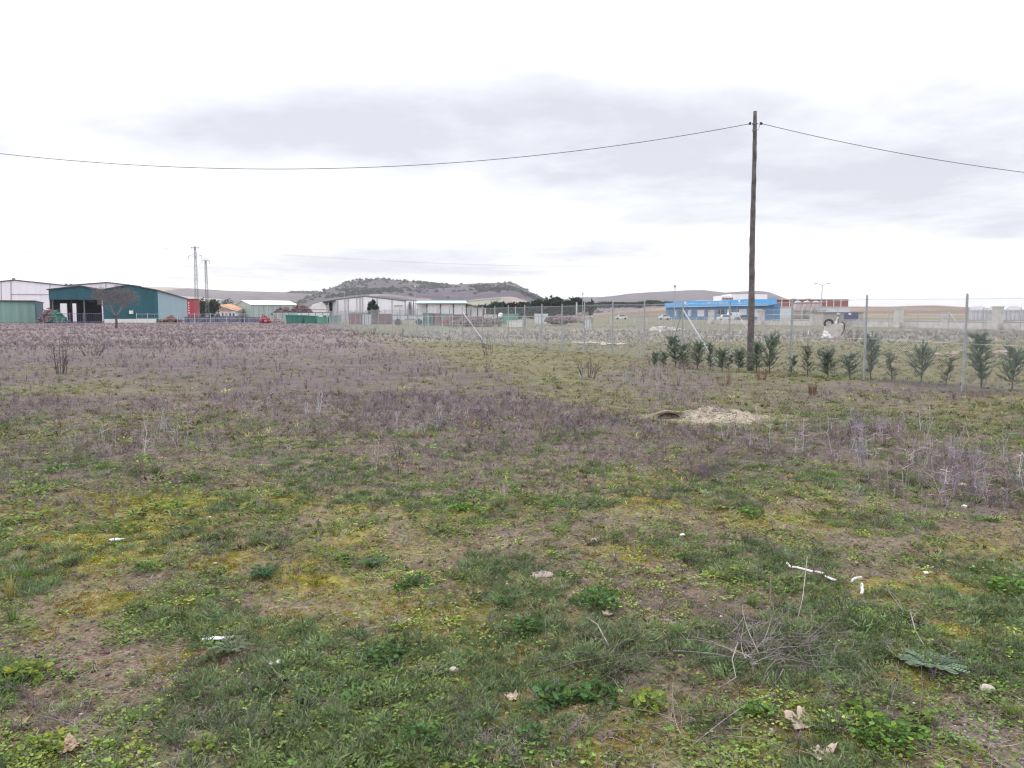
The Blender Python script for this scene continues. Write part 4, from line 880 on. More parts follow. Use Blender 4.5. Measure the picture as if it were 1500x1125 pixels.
post_line('chain_link_fence', pts, 2.02, .026, 'long chain-link fence on galvanised posts running past the wooden pole into the distance', rails=(1.0, 1.93),
   braces=[(cp+Vector((0,0,1.75)), cp-dv*1.9+Vector((0,0,0)), .024), (cp+Vector((0,0,1.75)), G(978, 524)+Vector((0,0,-.02)), .02), (c2+Vector((0,0,1.75)), c2-dv*3.6+Vector((.1,0,0)), .025), (c2+Vector((0,0,1.7)), c2+dv*1.9, .02)])
a1, a2 = Vector((26.8, 41.5, 0)), Vector((16.4, 67, 0)); n = 13
pts2 = [a1.lerp(a2, (i-4)/n) for i in range(0, n+11)]
d2 = (a2-a1).normalized()
post_line('lot_fence', pts2, 2.0, .02, 'thinner wire fence on slim posts across the lot, before the pillared wall', pitch=.12, wr=.0022, rails=(1.95, 1.0),
   braces=[(pts2[6]+Vector((0,0,1.7)), pts2[6]-d2*1.6, .022), (pts2[9]+Vector((0,0,1.6)), pts2[9]+d2*1.6, .022), (pts2[15]+Vector((0,0,1.7)), pts2[15]-d2*1.9, .03)])
yf = [V2(a, 97) for a in (600, 611, 627.5, 638.5, 648.5, 663, 691, 707, 725, 745, 769, 793, 823, 856, 895, 943)]
post_line('yard_fence', yf, 1.45, .035, 'low pale railing fence closing the yard behind the green lot, before the containers', m_='rail', mesh=False, rails=(.3, 1.35), palis=.55)
yf = [V2(a, 141) for a in (200, 216, 237, 260, 285, 308, 332, 357.5, 382, 406, 432, 455, 480)]
post_line('left_yard_fence', yf, 1.75, .05, 'wire fence on pale posts edging the purple field in front of the scrap yard', m_='rail', mesh=False, rails=(.1, .9, 1.65), palis=1.3)
yf = [V2(a, 138) for a in (62, 82, 102, 122, 152)]
post_line('blue_palisade', yf, 1.9, .05, 'blue-grey palisade fence in front of the open shed bay', m_='bluepaint', mesh=False, rails=(.3, 1.7), palis=.3)
yf = [V2(a, 118) for a in (930, 948, 966, 984, 1002, 1020, 1036)]
post_line('pale_railing', yf, 1.1, .05, 'pale metal railing left of the first stone pillar, before the blue building', m_='rail', mesh=False, rails=(.1, 1.05), palis=.6)
yf = [V2(a, 130) for a in (480, 497, 514, 531, 548, 565, 582, 599)]
post_line('steel_palisade', yf, 1.75, .05, 'dense steel palisade in front of the long white warehouse', m_='steel', mesh=False, rails=(.3, 1.5), palis=.45)
# ================================================================== wooden pole and cables
Y0 = 22.4; base = G(1098.5, 545); base.y = Y0; base.x = Xp(1098.8, Y0); zt = P(1106, 163, Y0).z
b = thing('utility_pole', base, 'tall weathered wooden utility pole standing behind the chain-link fence', 'utility pole')
cl = [(1098.8,545),(1099.5,500),(1101,430),(1102,350),(1103.6,290),(1105.2,230),(1106,163)]; t = MB(); pts = []; rs = []
for i, s in enumerate(np.linspace(0, 1, 46)):
    py = 545-(545-163)*s; px = np.interp(-py, [-c[1] for c in cl], [c[0] for c in cl]); p = P(px, py, Y0)
    if i == 0: p.z = gh(base.x, Y0)-.3
    pts.append(p+Vector((U(-.004,.004), U(-.004,.004), 0))); rs.append((.097*(1-s)+.050*s)*(1+U(-.03,.03)+.05*math.exp(-((s*9) % 1-.5)**2*40)))
t.tube(pts, rs, 14); t.build('shaft', M['wood'], b, True)
zA = P(1105, 181.5, Y0)
for py in (181.5, 191, 210): p = P(1105.5, py, Y0); MB().tube([p-Vector((0,0,.025)), p+Vector((0,0,.025))], .064, 12).build('band', M['steeldark'], b)
ends = []
for sg, px in ((-1, 1101.5), (1, 1113)):
    e = P(1099 if sg < 0 else 1114.5, 180.8, Y0); s0 = P(1105.3, 181.5, Y0)
    o = MB().tube([s0, s0.lerp(e, .6)], .012, 6).build('bracket', M['steeldark'], b)
    e2 = P(1096.5 if sg < 0 else 1117.5, 181.6, Y0); MB().tube([e-Vector((0,0,.0)), e.lerp(e2, .4), e2], [.03, .035, .012], 8).tube([e+Vector((0,0,.03)), e-Vector((0,0,.035))], .03, 8).build('clamp', M['dark'], b); ends.append(e2)
t = MB(); lo = [P(a, c, Y0-.02) for a, c in ((1112,181.5),(1112.2,186),(1111,190),(1108.6,190.8),(1106.5,189.5))]; t.tube(lo, .007, 5).build('tail_wire', M['cable'], b)
def cablef(x0, x1, xm, ym, A, label):
    pts = [];
    for px in np.linspace(x0, x1, 60): pts.append(P(px, ym-((px-xm)**2)*A, Y0))
    o = MB().tube(pts, .0085, 5).build('overhead_cable', M['cable'], None, True, origin=pts[0]); tag(o, label, 'cable', None)
cablef(1096.5, -800, 405, 247.6, 66/691.5**2, 'dark overhead cable sagging from the wooden pole off to the left')
Ar = None
xm = 1900; k_ = (252.5-181.6)/((xm-1117.5)**2-(xm-1500)**2); cablef(1117.5, 2680, xm, 181.6+k_*(xm-1117.5)**2, k_, 'dark overhead cable falling from the wooden pole off to the right')
# ================================================================== masts, lamps
def lattice(px, py, Y, w, arms, label):
    x = Xp(px, Y); H = Zp(py, Y); b = thing('lattice_pylon', (x, Y, 0), label, 'pylon', 'lattice pylons beside the red block'); t = MB(); n = 16
    def c(z): s = w*(1-.55*z/H); return [Vector((x+i*s, Y+j*s, z)) for i, j in ((-1,-1),(1,-1),(1,1),(-1,1))]
    for q in range(4): t.tube([c(0)[q], c(H)[q]], .055, 4)
    for k in range(n):
        lo, hi = c(H*k/n), c(H*(k+1)/n)
        for q in range(4): t.tube([lo[q], hi[(q+1) % 4]], .03, 3); t.tube([hi[q], hi[(q+1) % 4]], .03, 3)
    t.build('mast', M['steeldark'], b)
    for z, l in arms:
        o = MB().tube([(x-l, Y, z), (x+l, Y, z)], .06, 4).tube([(x-l, Y, z), (x, Y, z+.8)], .05, 3).tube([(x+l, Y, z), (x, Y, z+.8)], .05, 3).build('crossarm', M['steeldark'], b)
        for s in (-1, 0, 1): MB().tube([(x+s*l*.95, Y, z-.1), (x+s*l*.95, Y, z-1.0)], .09, 5).build('insulator', M['steel'], o)
lattice(289, 361, 250, .52, ((Zp(362.5,250), 1.3), (Zp(375,250), 2.2)), 'taller of the two lattice pylons, with two crossarms')
lattice(303.8, 381, 262, .48, ((Zp(382,262), 1.3),), 'shorter lattice pylon with one crossarm beside the dark trees')
# wires of the pylons
t = MB(); o = Vector((Xp(289,250), 250, Zp(362.5,250)))
for s in (-2, 2):
    t.tube([o+Vector((s+160*k, 60*k, -9*k*(1-k)*1.0 - 2*k)) for k in np.linspace(0, 1, 24)], .012, 3); t.tube([o+Vector((s-150*k, -20*k, -8*k*(1-k))) for k in np.linspace(0, 1, 24)], .018, 3)
tag(t.build('power_line', M['cable'], None, origin=o), 'thin high-voltage wires strung from the lattice pylons', 'power line')
def lamp(px, py, Y, label, heads=1, kind='street_lamp'):
    x = Xp(px, Y); H = Zp(py, Y); b = thing(kind, (x, Y, 0), label, 'street lamp'); MB().tube([(x,Y,0), (x,Y,H*.5), (x,Y,H-.3)], [.085, .07, .05], 8).build('column', M['steel'], b)
    if heads == 2:
        for s in (-1, 1):
            o = MB().tube([(x,Y,H-.35), (x+s*.3,Y,H-.1), (x+s*.75,Y,H)], .035, 5).build('arm', M['steel'], b); MB().ball((x+s*.95,Y,H), (.32,.14,.09), 8, 5).build('lamp_head', M['rail'], b)
    else: MB().tube([(x,Y,H-.3), (x,Y,H-.25)], .09, 8).build('collar', M['steel'], b); MB().ball((x,Y,H), (.24,.24,.27), 10, 6).build('lamp_head', M['rail'], b, True)
lamp(988, 418.8, 120, 'tall single-globe street lamp in front of the left part of the blue building')
lamp(1203, 415.5, 114, 'tall double-armed street lamp beside the silos', 2)
lamp(608.5, 420, 200, 'thin single street lamp between the two white warehouses')
lamp(853.3, 430, 190, 'slender street lamp above the pine row, right of the pale pole')
def plainpole(px, py, Y, r, arm, label, m_='rail', name='utility_pole', cat='utility pole'):
    x = Xp(px, Y); H = Zp(py, Y); b = thing(name, (x, Y, 0), label, cat); MB().tube([(x,Y,0), (x,Y,H)], [r, r*.75], 8).build('shaft', M[m_], b)
    if arm: MB().tube([(x-arm,Y,H-.15), (x+arm,Y,H-.15)], .05, 5).build('crossarm', M['steeldark'], b)
    else: MB().tube([(x,Y,H), (x,Y,H+.08)], r*1.1, 8).build('cap', M['steel'], b)
plainpole(844.6, 443, 170, .2, 0, 'thick pale concrete pole in front of the pine row')
plainpole(793.4, 450, 130, .1, 1.0, 'short T-topped pole behind the yard fence before the pines')
plainpole(755, 449.5, 150, .09, 0, 'short plain pole in front of the left pines')
for px, py in ((505.3, 429), (508.4, 440), (523, 428), (527, 436)): plainpole(px, py, 215, .07, .7 if px > 506 else 0, 'thin mast before the long white warehouse, %s' % {505.3:'the tall leftmost one', 508.4:'short, just right of the tall leftmost', 523:'the tallest, nearer the middle', 527:'short, rightmost of four'}[px], 'steel', 'service_mast', 'mast')
# ================================================================== trees
def leaf_cloud(c, r, n, size, base, name, parent, m_, squash=1.):
    """foliage: many small faces spread through lumpy lobes"""
    V, T, C = [], [], []; c = np.array(c)
    lobes = [(rng.normal(0, .45, 3)*np.array(r), U(.35, .65)) for _ in range(9)]
    for i in range(n):
        lc, lr = lobes[rng.integers(0, len(lobes))]; d = rng.normal(0, 1, 3); d /= np.linalg.norm(d); p = c + lc*[1,1,.8] + d*np.array(r)*lr*U(.5, 1.05)
        u = rng.normal(0, size, 3); v = rng.normal(0, size, 3); q = U(.6, 1.4); k = len(V); V += [p-u, p+u, p+v]; T.append((k, k+1, k+2)); C += [np.array(base)*q]*3
    o = np_mesh(name, np.array(V)-np.array(ORG[parent.name]), np.array(T), np.array(C), m_); o.parent = parent; return o
def pine(px, Y, top, bot, wpx, label, group='umbrella pines in a row before the hills'):
    x = Xp(px, Y); z1 = Zp(top, Y); zb = Zp(bot, Y) if bot < 459 else 0.
    zb0 = min(zb, Zp(bot, Y)) if bot < 459 else -.2; b = thing('umbrella_pine', (x, Y, max(zb0, -.2)), label, 'pine tree', group)
    hh = z1-zb; rx = wpx/2/F*Y
    t = MB().tube([(x,Y,zb0-.5), (x+U(-.3,.3),Y,zb+hh*.5), (x,Y,zb+hh*.75)], [.3, .22, .12], 6)
    for k in range(4): a = U(0, 6.28); t.tube([(x,Y,zb+hh*.45), (x+math.cos(a)*rx*.5,Y+math.sin(a)*rx*.5,zb+hh*.75)], [.12, .05], 4)
    t.build('trunk', M['bark'], b)
    leaf_cloud((x, Y, zb+hh*.56), (rx*1.5, rx*1.3, hh*.50), 1800, .55, (.034, .052, .036), 'crown', b, M_leaf)
ordn = ['leftmost', 'second', 'third', 'fourth', 'fifth', 'sixth', 'seventh', 'eighth', 'ninth', 'tenth', 'eleventh', 'twelfth', 'thirteenth', 'fourteenth', 'fifteenth', 'sixteenth', 'seventeenth', 'eighteenth', 'nineteenth', 'twentieth']
pl = [(703,452.5,17),(716,450,19),(730,446,22),(745,443.5,23),(761,445,20),(777,444.5,22),(793,443,24),(809,441.3,26),(826,441,25),(842,443.5,22),(857,445,20),(872,446.5,18),(886,443.5,20),(900,441,22),(914,442.5,18),(928,443.5,16),(941,442,17),(955,441,18),(968,441.5,16),(980,443,14)]
for i, (a, c, w) in enumerate(pl):
    far = a > 865; kinds = 'tall' if c < 442 else 'low' if c > 446 else 'broad'
    pine(a, 640 if far else 275, c, (452.5-(a-865)*.045) if far else 461, w*1.15, '%s dark %s umbrella pine %s' % (ordn[i], kinds, ('of the row, above the ploughed slope' if far else 'of the row, left of the ploughed slope')) if i else 'leftmost dark low umbrella pine, at the end of the row')
def dark_tree(px, Y, top, wpx, label, lob=1, col=(.035, .055, .035), name='evergreen_tree'):
    x = Xp(px, Y); H = Zp(top, Y); b = thing(name, (x, Y, 0), label, 'tree'); MB().tube([(x,Y,-.1), (x,Y,H*.7)], [.22, .08], 6).build('trunk', M['bark'], b)
    leaf_cloud((x, Y, H*.53), (wpx/2/F*Y*1.2, wpx/2/F*Y*1.2, H*.5), 1300, .27, col, 'crown', b, M_leaf)
dark_tree(299, 285, 433, 14, 'tall dark evergreen between the two lattice pylons'); dark_tree(311, 290, 438, 18, 'broad dark evergreen right of the shorter pylon')
dark_tree(332, 420, 441, 26, 'dark tree clump behind the orange-roofed house')
dark_tree(542.5, 232, 441.5, 9, 'taller dark bush tree against the long white warehouse'); dark_tree(549, 231, 446, 7, 'smaller dark bush tree at the right of its taller neighbour')
# bare tree
def bare_tree():
    Y = 92; x = Xp(169.5, Y); b = thing('bare_tree', (x, Y, 0), 'leafless round-crowned tree standing before the teal shed', 'tree'); tr = MB(); br = MB()
    def grow(p, d, l, r, k, mb):
        e = p+d*l; mid = p+d*l*.5+Vector((U(-1,1), U(-1,1), U(-1,1)))*l*.06; mb.tube([p, mid, e], [max(r,.008), max(r*.85,.007), max(r*.62,.006)], 5 if k < 3 else 3, False)
        if k >= 7: return
        for j in range(3 if k < 4 else 3):
            n = (d + Vector((U(-1,1), U(-1,1), U(-.45,.75)))*(.62+.05*k)).normalized(); grow(e if j else p+d*l*.75, n, l*U(.66,.86), r*.6, k+1, br)
    tr.tube([(x,Y,-.1),(x+.05,Y,.9),(x,Y,1.45)], [.17,.13,.12], 8)
    for a in (0, 1.3, 2.5, 3.8, 5.1): grow(Vector((x,Y,1.35)), Vector((math.cos(a)*.75, math.sin(a)*.75, .75)).normalized(), 1.12, .07, 1, br)
    tr.build('trunk', M['bark'], b); br.build('crown', mat('bare_twigs', (.19,.165,.17), .95, .2, 4), b)
bare_tree()
dv_ = None
# thin bare bushes by the store
def twig_bush(px, py, H, n, w, label, m_='bark', spread=.5, name='bare_shrub', r0=.008, tw=5, cat='shrub', Y=None):
    g = G(px, py); x, y = g.x, g.y; z = gh(x, y); b = MB()
    for i in range(n):
        a = U(0, 6.28); d = Vector((math.cos(a)*spread*U(.1,1), math.sin(a)*spread*U(.1,1), 1))*H*U(.55,1); p0 = Vector((x+math.cos(a)*w*.3, y+math.sin(a)*w*.3, z-.03)); m1 = p0+d*.5+Vector((U(-1,1),U(-1,1),0))*H*.07; e = p0+d
        b.tube([p0, m1, e], [r0, r0*.75, r0*.35], 4, False)
        for j in range(tw): t_ = U(.25,.95); s = (p0.lerp(m1, t_*2) if t_ < .5 else m1.lerp(e, t_*2-1)); b.tube([s, s+Vector((U(-1,1),U(-1,1),U(.2,1.2)))*H*.16], [r0*.5, r0*.25], 3, False)
    o = b.build(name, m_ if not isinstance(m_, str) else M[m_], None, origin=(x, y, z)); tag(o, label, cat); return o
M_tw = mat('dark_twig', (.12,.095,.10), .9, .2, 20); M_red = mat('reddish_stalk', (.20,.105,.09), .9, .2, 20); M_straw = mat('straw_stalk', (.36,.30,.21), .9, .2, 20); M_pale = mat('pale_twig', (.33,.28,.28), .9, .25, 20); M_gry = mat('grey_twig', (.19,.16,.16), .9, .25, 20)
twig_bush(88, 549, 1.05, 9, .5, 'dark leafless shrub with tall bare stems on the left of the field', M_tw, .35, r0=.011, tw=6)
twig_bush(135, 521, .55, 12, .8, 'low broken scrub with dark tips right of the tall bare shrub', M_tw, .9, r0=.012)
twig_bush(1190, 580, .30, 34, .16, 'reddish-brown upright stalk tuft near the fence, right of the mound', M_red, .25, name='dry_weed', r0=.004, cat='dry weed')
twig_bush(1116, 556, .36, 26, .25, 'bushy reddish dead weed just right of the wooden pole base', M_red, .45, name='dry_weed', r0=.004, cat='dry weed')
twig_bush(1108, 585, .42, 18, .2, 'pale straw-coloured weed between the mound and the pole', M_straw, .4, name='dry_weed', r0=.0035, cat='dry weed')
twig_bush(1002, 536, .42, 24, .3, 'reddish dead weed at the foot of the braced corner post', M_red, .5, name='dry_weed', r0=.0045, cat='dry weed')
twig_bush(1060, 563, .38, 20, .4, 'brown loose weed left of the wooden pole in the grass', M_red, .6, name='dry_weed', r0=.0035, cat='dry weed')
twig_bush(984, 566, .65, 8, .2, 'tall thin pale stems in front of the fence braces', M_straw, .25, name='dry_weed', r0=.004, cat='dry weed')
twig_bush(790, 644, .55, 9, .12, 'tall straw-yellow stems standing alone in mid field', M_straw, .32, name='dry_weed', r0=.0032, cat='dry weed')
twig_bush(715, 520, .75, 9, .4, 'small bare thicket in mid field beyond the purple edge', M_tw, .5, r0=.009)
twig_bush(862, 556, .6, 14, .5, 'dark bare thicket near the far fence line', M_tw, .6, r0=.008)
twig_bush(960, 534, .5, 16, .6, 'grey bare brush left of the corner post', M_gry, .7, r0=.007)
twig_bush(1250, 500, .9, 10, .6, 'pinkish bare saplings beside the broken well', M_red, .6, r0=.016, tw=7)
twig_bush(88, 478, 1.5, 8, .6, 'thin bare bush in front of the store and shed', M_pale, .5, r0=.02)
twig_bush(545, 489, .9, 5, .6, 'dark dead stalks poking up beyond the purple weeds, left clump', M_tw, .5, r0=.016, tw=3)
twig_bush(590, 491, .8, 5, .6, 'dark dead stalks poking up beyond the purple weeds, right clump', M_tw, .5, r0=.016, tw=3)
# conifer saplings
def sapling_proto(seed, H, w, lean=0., col=(.215,.26,.205), nb=70):
    random.seed(seed); V, T, C = [], [], []; r_ = np.random.default_rng(seed)
    b = thing('conifer_sapling', (0, 0, 0), 'x', 'sapling'); t = MB().tube([(0,0,-.05),(lean*.4,0,H*.5),(lean,0,H)], [.016,.011,.004], 5)
    def q(z): return lean*(z/H)
    for i in range(nb):
        z = H*(.14+.84*(i/nb)**.9); a = r_.uniform(0, 6.28); L_ = w*(1-.6*(z/H)**1.3)*r_.uniform(.25, 1.25)*(.7 if z < .3*H else 1); up = r_.uniform(.15, 1.5)
        s = np.array((q(z), 0, z)); d = np.array((math.cos(a), math.sin(a), up)); d /= np.linalg.norm(d); e = s+d*L_
        t.tube([tuple(s), tuple(e)], [.005, .002], 3, False)
        for j in range(44):
            f = r_.uniform(.2, 1.08); p = s+(e-s)*f; n = r_.normal(0, 1, 3); n /= np.linalg.norm(n); n = n*.9+d*.6+np.array((0,0,.3)); l = r_.uniform(.025, .058); sd = np.cross(n, r_.normal(0,1,3)); sd = sd/np.linalg.norm(sd)*l*.17
            k = len(V); c = np.array(col)*r_.uniform(.55, 1.5); V += [p-sd, p+sd, p+n*l+sd*.4, p+n*l-sd*.4]; T += [(k,k+1,k+2),(k,k+2,k+3)]; C += [c]*4
    t.build('trunk', M['bark'], b); o = np_mesh('foliage', np.array(V), np.array(T), np.array(C), M_leaf); o.parent = b; return b
protos = [sapling_proto(11, .95, .44), sapling_proto(12, .85, .52, .08), sapling_proto(13, 1.0, .36, -.10), sapling_proto(14, .7, .46, .04), sapling_proto(15, .8, .34, .12, (.23,.25,.19), 34), sapling_proto(16, .75, .55, -.05, (.20,.25,.19), 55)]
sl_ = [(958,.7,3,'low one at the left end of the row'),(972,.62,5,'second from the left, low and loose'),(990,1.1,2,'just left of the braced corner post'),(1001,.9,5,'directly behind the braced corner post'),(1021,1.0,1,'just right of the white brace'),(1040,.78,0,'narrow one between the brace and the pole'),
 (1058,.9,3,'left of the post before the wooden pole'),(1066,.7,4,'behind the thin post left of the wooden pole'),(1082,.85,3,'just left of the wooden pole'),(1108,1.0,0,'touching the wooden pole on its right'),(1127,1.15,1,'broad one, second right of the wooden pole'),(1158,.75,4,'slim one behind the post right of the pole'),
 (1183,.95,4,'thin-stemmed one left of the broken well'),(1213,1.05,3,'fork-topped one below the broken well'),(1245,.95,5,'pale wide one left of the tall post'),(1275,1.15,0,'dense one right behind the tall post'),(1307,.95,4,'sparse small one in mid span'),
 (1349,1.05,5,'wide-armed one on a bare stem'),(1385,.85,4,'small sparse one left of the last tall post'),(1438,1.15,2,'tall leaning dense one right of the last tall post'),(1482,1.2,5,'large one at the right edge of the photo')]
for i, (px, s, pi, lb) in enumerate(sl_):
    o = protos[pi] if not protos[pi].get('used') else copy_tree(protos[pi]); protos[pi]['used'] = 1
    yb = 536+.068*(px-958); g = G(px, yb); o.location = (g.x, g.y, gh(g.x, g.y)-.01); o.rotation_euler = (0, 0, (0 if pi == 2 else 1.7*i)); o.scale = (s*(.85+.25*((i*7) % 5)/4), s*(.85+.25*((i*3) % 5)/4), s*(.82+.2*((i*11) % 7)/6))
    o['label'] = 'young green conifer sapling, '+lb; o['group'] = 'conifer saplings planted behind the fence'
for o in bpy.data.objects:
    if 'used' in o: del o['used']
# ================================================================== broken well
def well():
    Y = 52.5; x0 = Xp(1223, Y); b = thing('broken_well', (x0, Y, 0), 'broken concrete well ring with a black tyre, bent hose and rubble', 'well')
    t = MB(); k = 26; R1, R2 = .62, .50; h = 1.02; V = []
    for i in range(k):
        a = 2*math.pi*i/k; hh = h*(1-.07*random.random()) - (.35 if 1.2 < a < 2.6 else 0) - (.10 if a > 4.9 else 0)
        for r, z in ((R1, -.1), (R1, hh), (R2, hh-.02), (R2, -.1)): V.append((x0+r*math.cos(a)*(1+.02*random.random()), Y+r*math.sin(a), z))
    t.add(V, [(i*4+j, ((i+1) % k)*4+j, ((i+1) % k)*4+j+1, i*4+j+1) for i in range(k) for j in range(3)]); t.build('ring', mat('well_concrete', (.56, .51, .48), .9, .15, 3, .5, 25), b)
    t = MB()
    for i in range(16): t.ball((x0-.62+U(-.25,.15), Y-.45+U(-.25,.2), U(.02,.42)), (U(.08,.2), U(.08,.18), U(.06,.14)), 6, 4, .4)
    t.build('rubble', M['whitep'], b)
    t = MB(); t.tube([(x0-.52+.26*math.cos(a), Y-.3-.05*math.sin(a), 1.02+.22*math.sin(a)) for a in np.linspace(-.6, 3.9, 14)], .075, 7).build('tyre', M['rubber'], b)
    t = MB(); t.tube([P(a, c, Y-.55) for a, c in ((1227.5,495),(1231,491.5),(1234.5,487.5),(1236.7,483),(1237.3,478),(1236,474),(1233,471.5))], .04, 6).build('hose', M['blackpipe'], b)
    t = MB(); t.tube([P(a, c, Y) for a, c in ((1223.5,476.5),(1224.8,471),(1226.5,466.5),(1228.5,464.5))], [.07,.055,.05,.04], 6).build('white_pipe', M['whitep'], b)
    o = MB().tube([P(1228.5,475,Y), P(1228.8,459,Y)], .03, 6).build('standpipe', M['steeldark'], b); MB().ball(P(1228.6,461,Y), (.14,.1,.12), 8, 5).build('valve_box', M['steel'], o)
well()
def stake(name, a, c, Y, r, m_, label, cat, cap=None):
    p, q = P(*a, Y), P(*c, Y); b = thing(name, (p.x, Y, 0), label, cat); p.z = min(p.z, 0); MB().tube([p, p.lerp(q, .5), q], [r, r*.9, r*.8], 6).build('shaft', M[m_], b)
    MB().tube([q, q+Vector((0,0,r))], r*1.05, 6).build('tip', M[cap or m_], b)
stake('white_stake', (1273.5,499), (1276.5,489), 48, .05, 'whitep', 'leaning white stake right of the tall fence post, on the grass', 'stake')
stake('dark_stake', (1350.5,519), (1352.5,499), 31, .03, 'blackpipe', 'dark stake with a pale wire above the saplings', 'stake')
stake('marker_stub', (1084,489), (1084,484.5), 66, .05, 'whitep', 'short white marker stub left of the wooden pole', 'stake')
stake('marker_stub', (1123,491), (1123,487.5), 62, .05, 'whitep', 'short white marker stub right of the wooden pole', 'stake')
stake('marker_stub', (1184,491), (1184.5,485), 61, .05, 'whitep', 'short white marker stub left of the broken well', 'stake')
# ================================================================== vehicles, yard clutter
def car(px, Y, L_, label, m_, rot=0., van=False):
    g = thing('parked_car' if not van else 'parked_van', (Xp(px, Y), Y, 0), label, 'car' if not van else 'van'); h = 1.45 if not van else 2.1; x, y = Xp(px, Y), Y; s = L_/4.3
    sec = [(-2.15,.35),(-2.15,.85),(-1.95,1.0),(-1.15,1.0),(-.65,h),(1.2,h),(1.75,1.0),(2.1,.9),(2.15,.35)] if not van else [(-2.15,.35),(-2.15,1.05),(-1.6,1.25),(-1.2,h),(2.1,h),(2.15,.35)]
    MB().prism([(x+a*s, y-.85, z) for a, z in sec], (0, 1.7, 0)).build('body', m_, g)
    wn_ = [(-1.0,1.03),(-.58,h-.08),(1.1,h-.08),(1.5,1.03)] if not van else [(-1.45,1.3),(-1.15,h-.2),(-.5,h-.2),(-.5,1.3)]
    MB().prism([(x+a*s, y-.87, z) for a, z in wn_], (0, 1.74, 0)).build('windows', M['glassdark'], g)
    for a in (-1.35, 1.35):
        for yy in (-.82, .62): MB().tube([(x+a*s, y+yy-.05, .32), (x+a*s, y+yy+.2, .32)], .32, 12).build('wheel', M['rubber'], g)
car(910, 250, 3.9, 'small white car right of the street-lamp pines, before the brown slope', M['carwhite']); car(973, 230, 3.2, 'white car at the left end of the blue building', M['carwhite'])
car(1061, 185, 3.2, 'pale car before the middle of the blue building', M['carwhite']); car(1088, 183, 3.4, 'dark car with light top just left of the wooden pole', M['cardark']); car(1073, 190, 3.4, 'white van parked between two cars by the blue building', M['carwhite'], van=True)
def skip(px0, px1, py0, py1, Y, m_, label, name='skip_container', cat='container', ribs=True, lid=None):
    x0, x1, z0, z1 = Xp(px0,Y), Xp(px1,Y), 0., Zp(py0,Y); b = thing(name, ((x0+x1)/2, Y, z0), label, cat); w = x1-x0; dz = z1-z0; t = MB(); T_ = .08; s = min(.25, w*.06)
    t.prism([(x0+s,Y,z0),(x1-s,Y,z0),(x1,Y,z1),(x0,Y,z1)], (0, T_, 0)); t.prism([(x0+s,Y+2.2,z0),(x1-s,Y+2.2,z0),(x1,Y+2.2,z1),(x0,Y+2.2,z1)], (0, T_, 0))
    t.prism([(x0+s,Y+T_,z0),(x0,Y+T_,z1),(x0,Y+2.2,z1),(x0+s,Y+2.2,z0)], (T_, 0, 0)); t.prism([(x1-s-T_,Y+T_,z0),(x1-T_,Y+T_,z1),(x1-T_,Y+2.2,z1),(x1-s-T_,Y+2.2,z0)], (T_, 0, 0)); t.box((x0+s+.1,Y+T_,z0+.02),(x1-s-.1,Y+2.19,z0+.12)); t.build('shell', M[m_], b)
    r = MB(); n = max(3, int(w/.9))
    for i in range(n+1): xx = x0+s*1.2+(w-2.4*s)*i/n; r.box((xx-.05,Y-.07,z0+.03),(xx+.05,Y-.005,z1-.05))
    r.box((x0,Y-.1,z1-.14),(x1,Y-.072,z1-.02)); r.build('ribs', M[lid or m_], b)
for a in [(418,444,461.5,470.5,139.5,'green','open green skip at the left of the row by the scrap heap'),(446,462,462.5,471,138.5,'green','shorter green skip just right of the leftmost one'),(464,481,464,471.5,137,'green2','pale green skip third in the row'),(482,495,462,470.5,136,'green','dark green skip before the annexe'),
          (619,633,458.5,468,112,'green','green skip below the left bay of the bayed warehouse'),(634,645,459,468,114,'redpaint','red open skip below the bayed warehouse'),(646,662,459.5,468,112,'green2','pale green skip with a dark lid below the middle bay'),(664,684,460.5,468,114,'rust','rust-brown skip below the right bay'),
          (736,760,459.5,468,118,'green2','blue-green skip in the yard before the pines')]: skip(*a)
skip(783, 803, 459.5, 463.5, 135, 'window', 'white tank-like trough beyond the yard fence, before the pines', 'trough', 'trough')
def boxunit(name, px0, px1, py0, py1, Y, m_, label, cat, m2='trimdark', d=2.4, wheels=False):
    x0, x1, z0, z1 = Xp(px0,Y), Xp(px1,Y), (max(.9, Zp(py1,Y)) if wheels else .0), Zp(py0,Y); b = thing(name, ((x0+x1)/2, Y, 0), label, cat); MB().box((x0,Y,z0),(x1,Y+d,z1)).build('body', M[m_], b)
    t = MB().box((x0-.06,Y-.06,z1+.003),(x1+.06,Y+d+.06,z1+.09)); t.build('top_edge', M[m2], b)
    n = max(2, int((x1-x0)/1.3)); t = MB()
    for i in range(n): xx = x0+(x1-x0)*(i+.5)/n; t.box((xx-.04,Y-.05,z0+.03),(xx+.04,Y-.004,z1-.04))
    t.build('ribs', M[m2], b)
    if wheels:
        for i, xx in enumerate((x0+.6, x1-.6)): 
            for yy in (.1, d-.4): MB().tube([(xx,Y+yy,.4),(xx,Y+yy+.25,.4)], .4, 12).build('wheel', M['rubber'], b)
            MB().box((xx-.15,Y+.36,.45),(xx+.15,Y+d-.42,z0-.003)).build('axle_frame', M['steeldark'], b)
boxunit('flatbed_trailer', 575.5, 618, 462, 466.8, 118, 'window', 'long white flatbed trailer body below the long warehouse', 'trailer', 'bluepaint', wheels=True)
boxunit('site_cabin', 531, 542, 460.5, 468, 126, 'window', 'small white site cabin behind the steel palisade', 'cabin'); boxunit('red_crate', 511, 529, 461, 468, 127, 'redpaint', 'long dull red crate behind the steel palisade', 'crate'); boxunit('red_crate', 544, 572, 460.5, 469, 127, 'rust', 'long brown-red crate right of the white site cabin', 'crate')
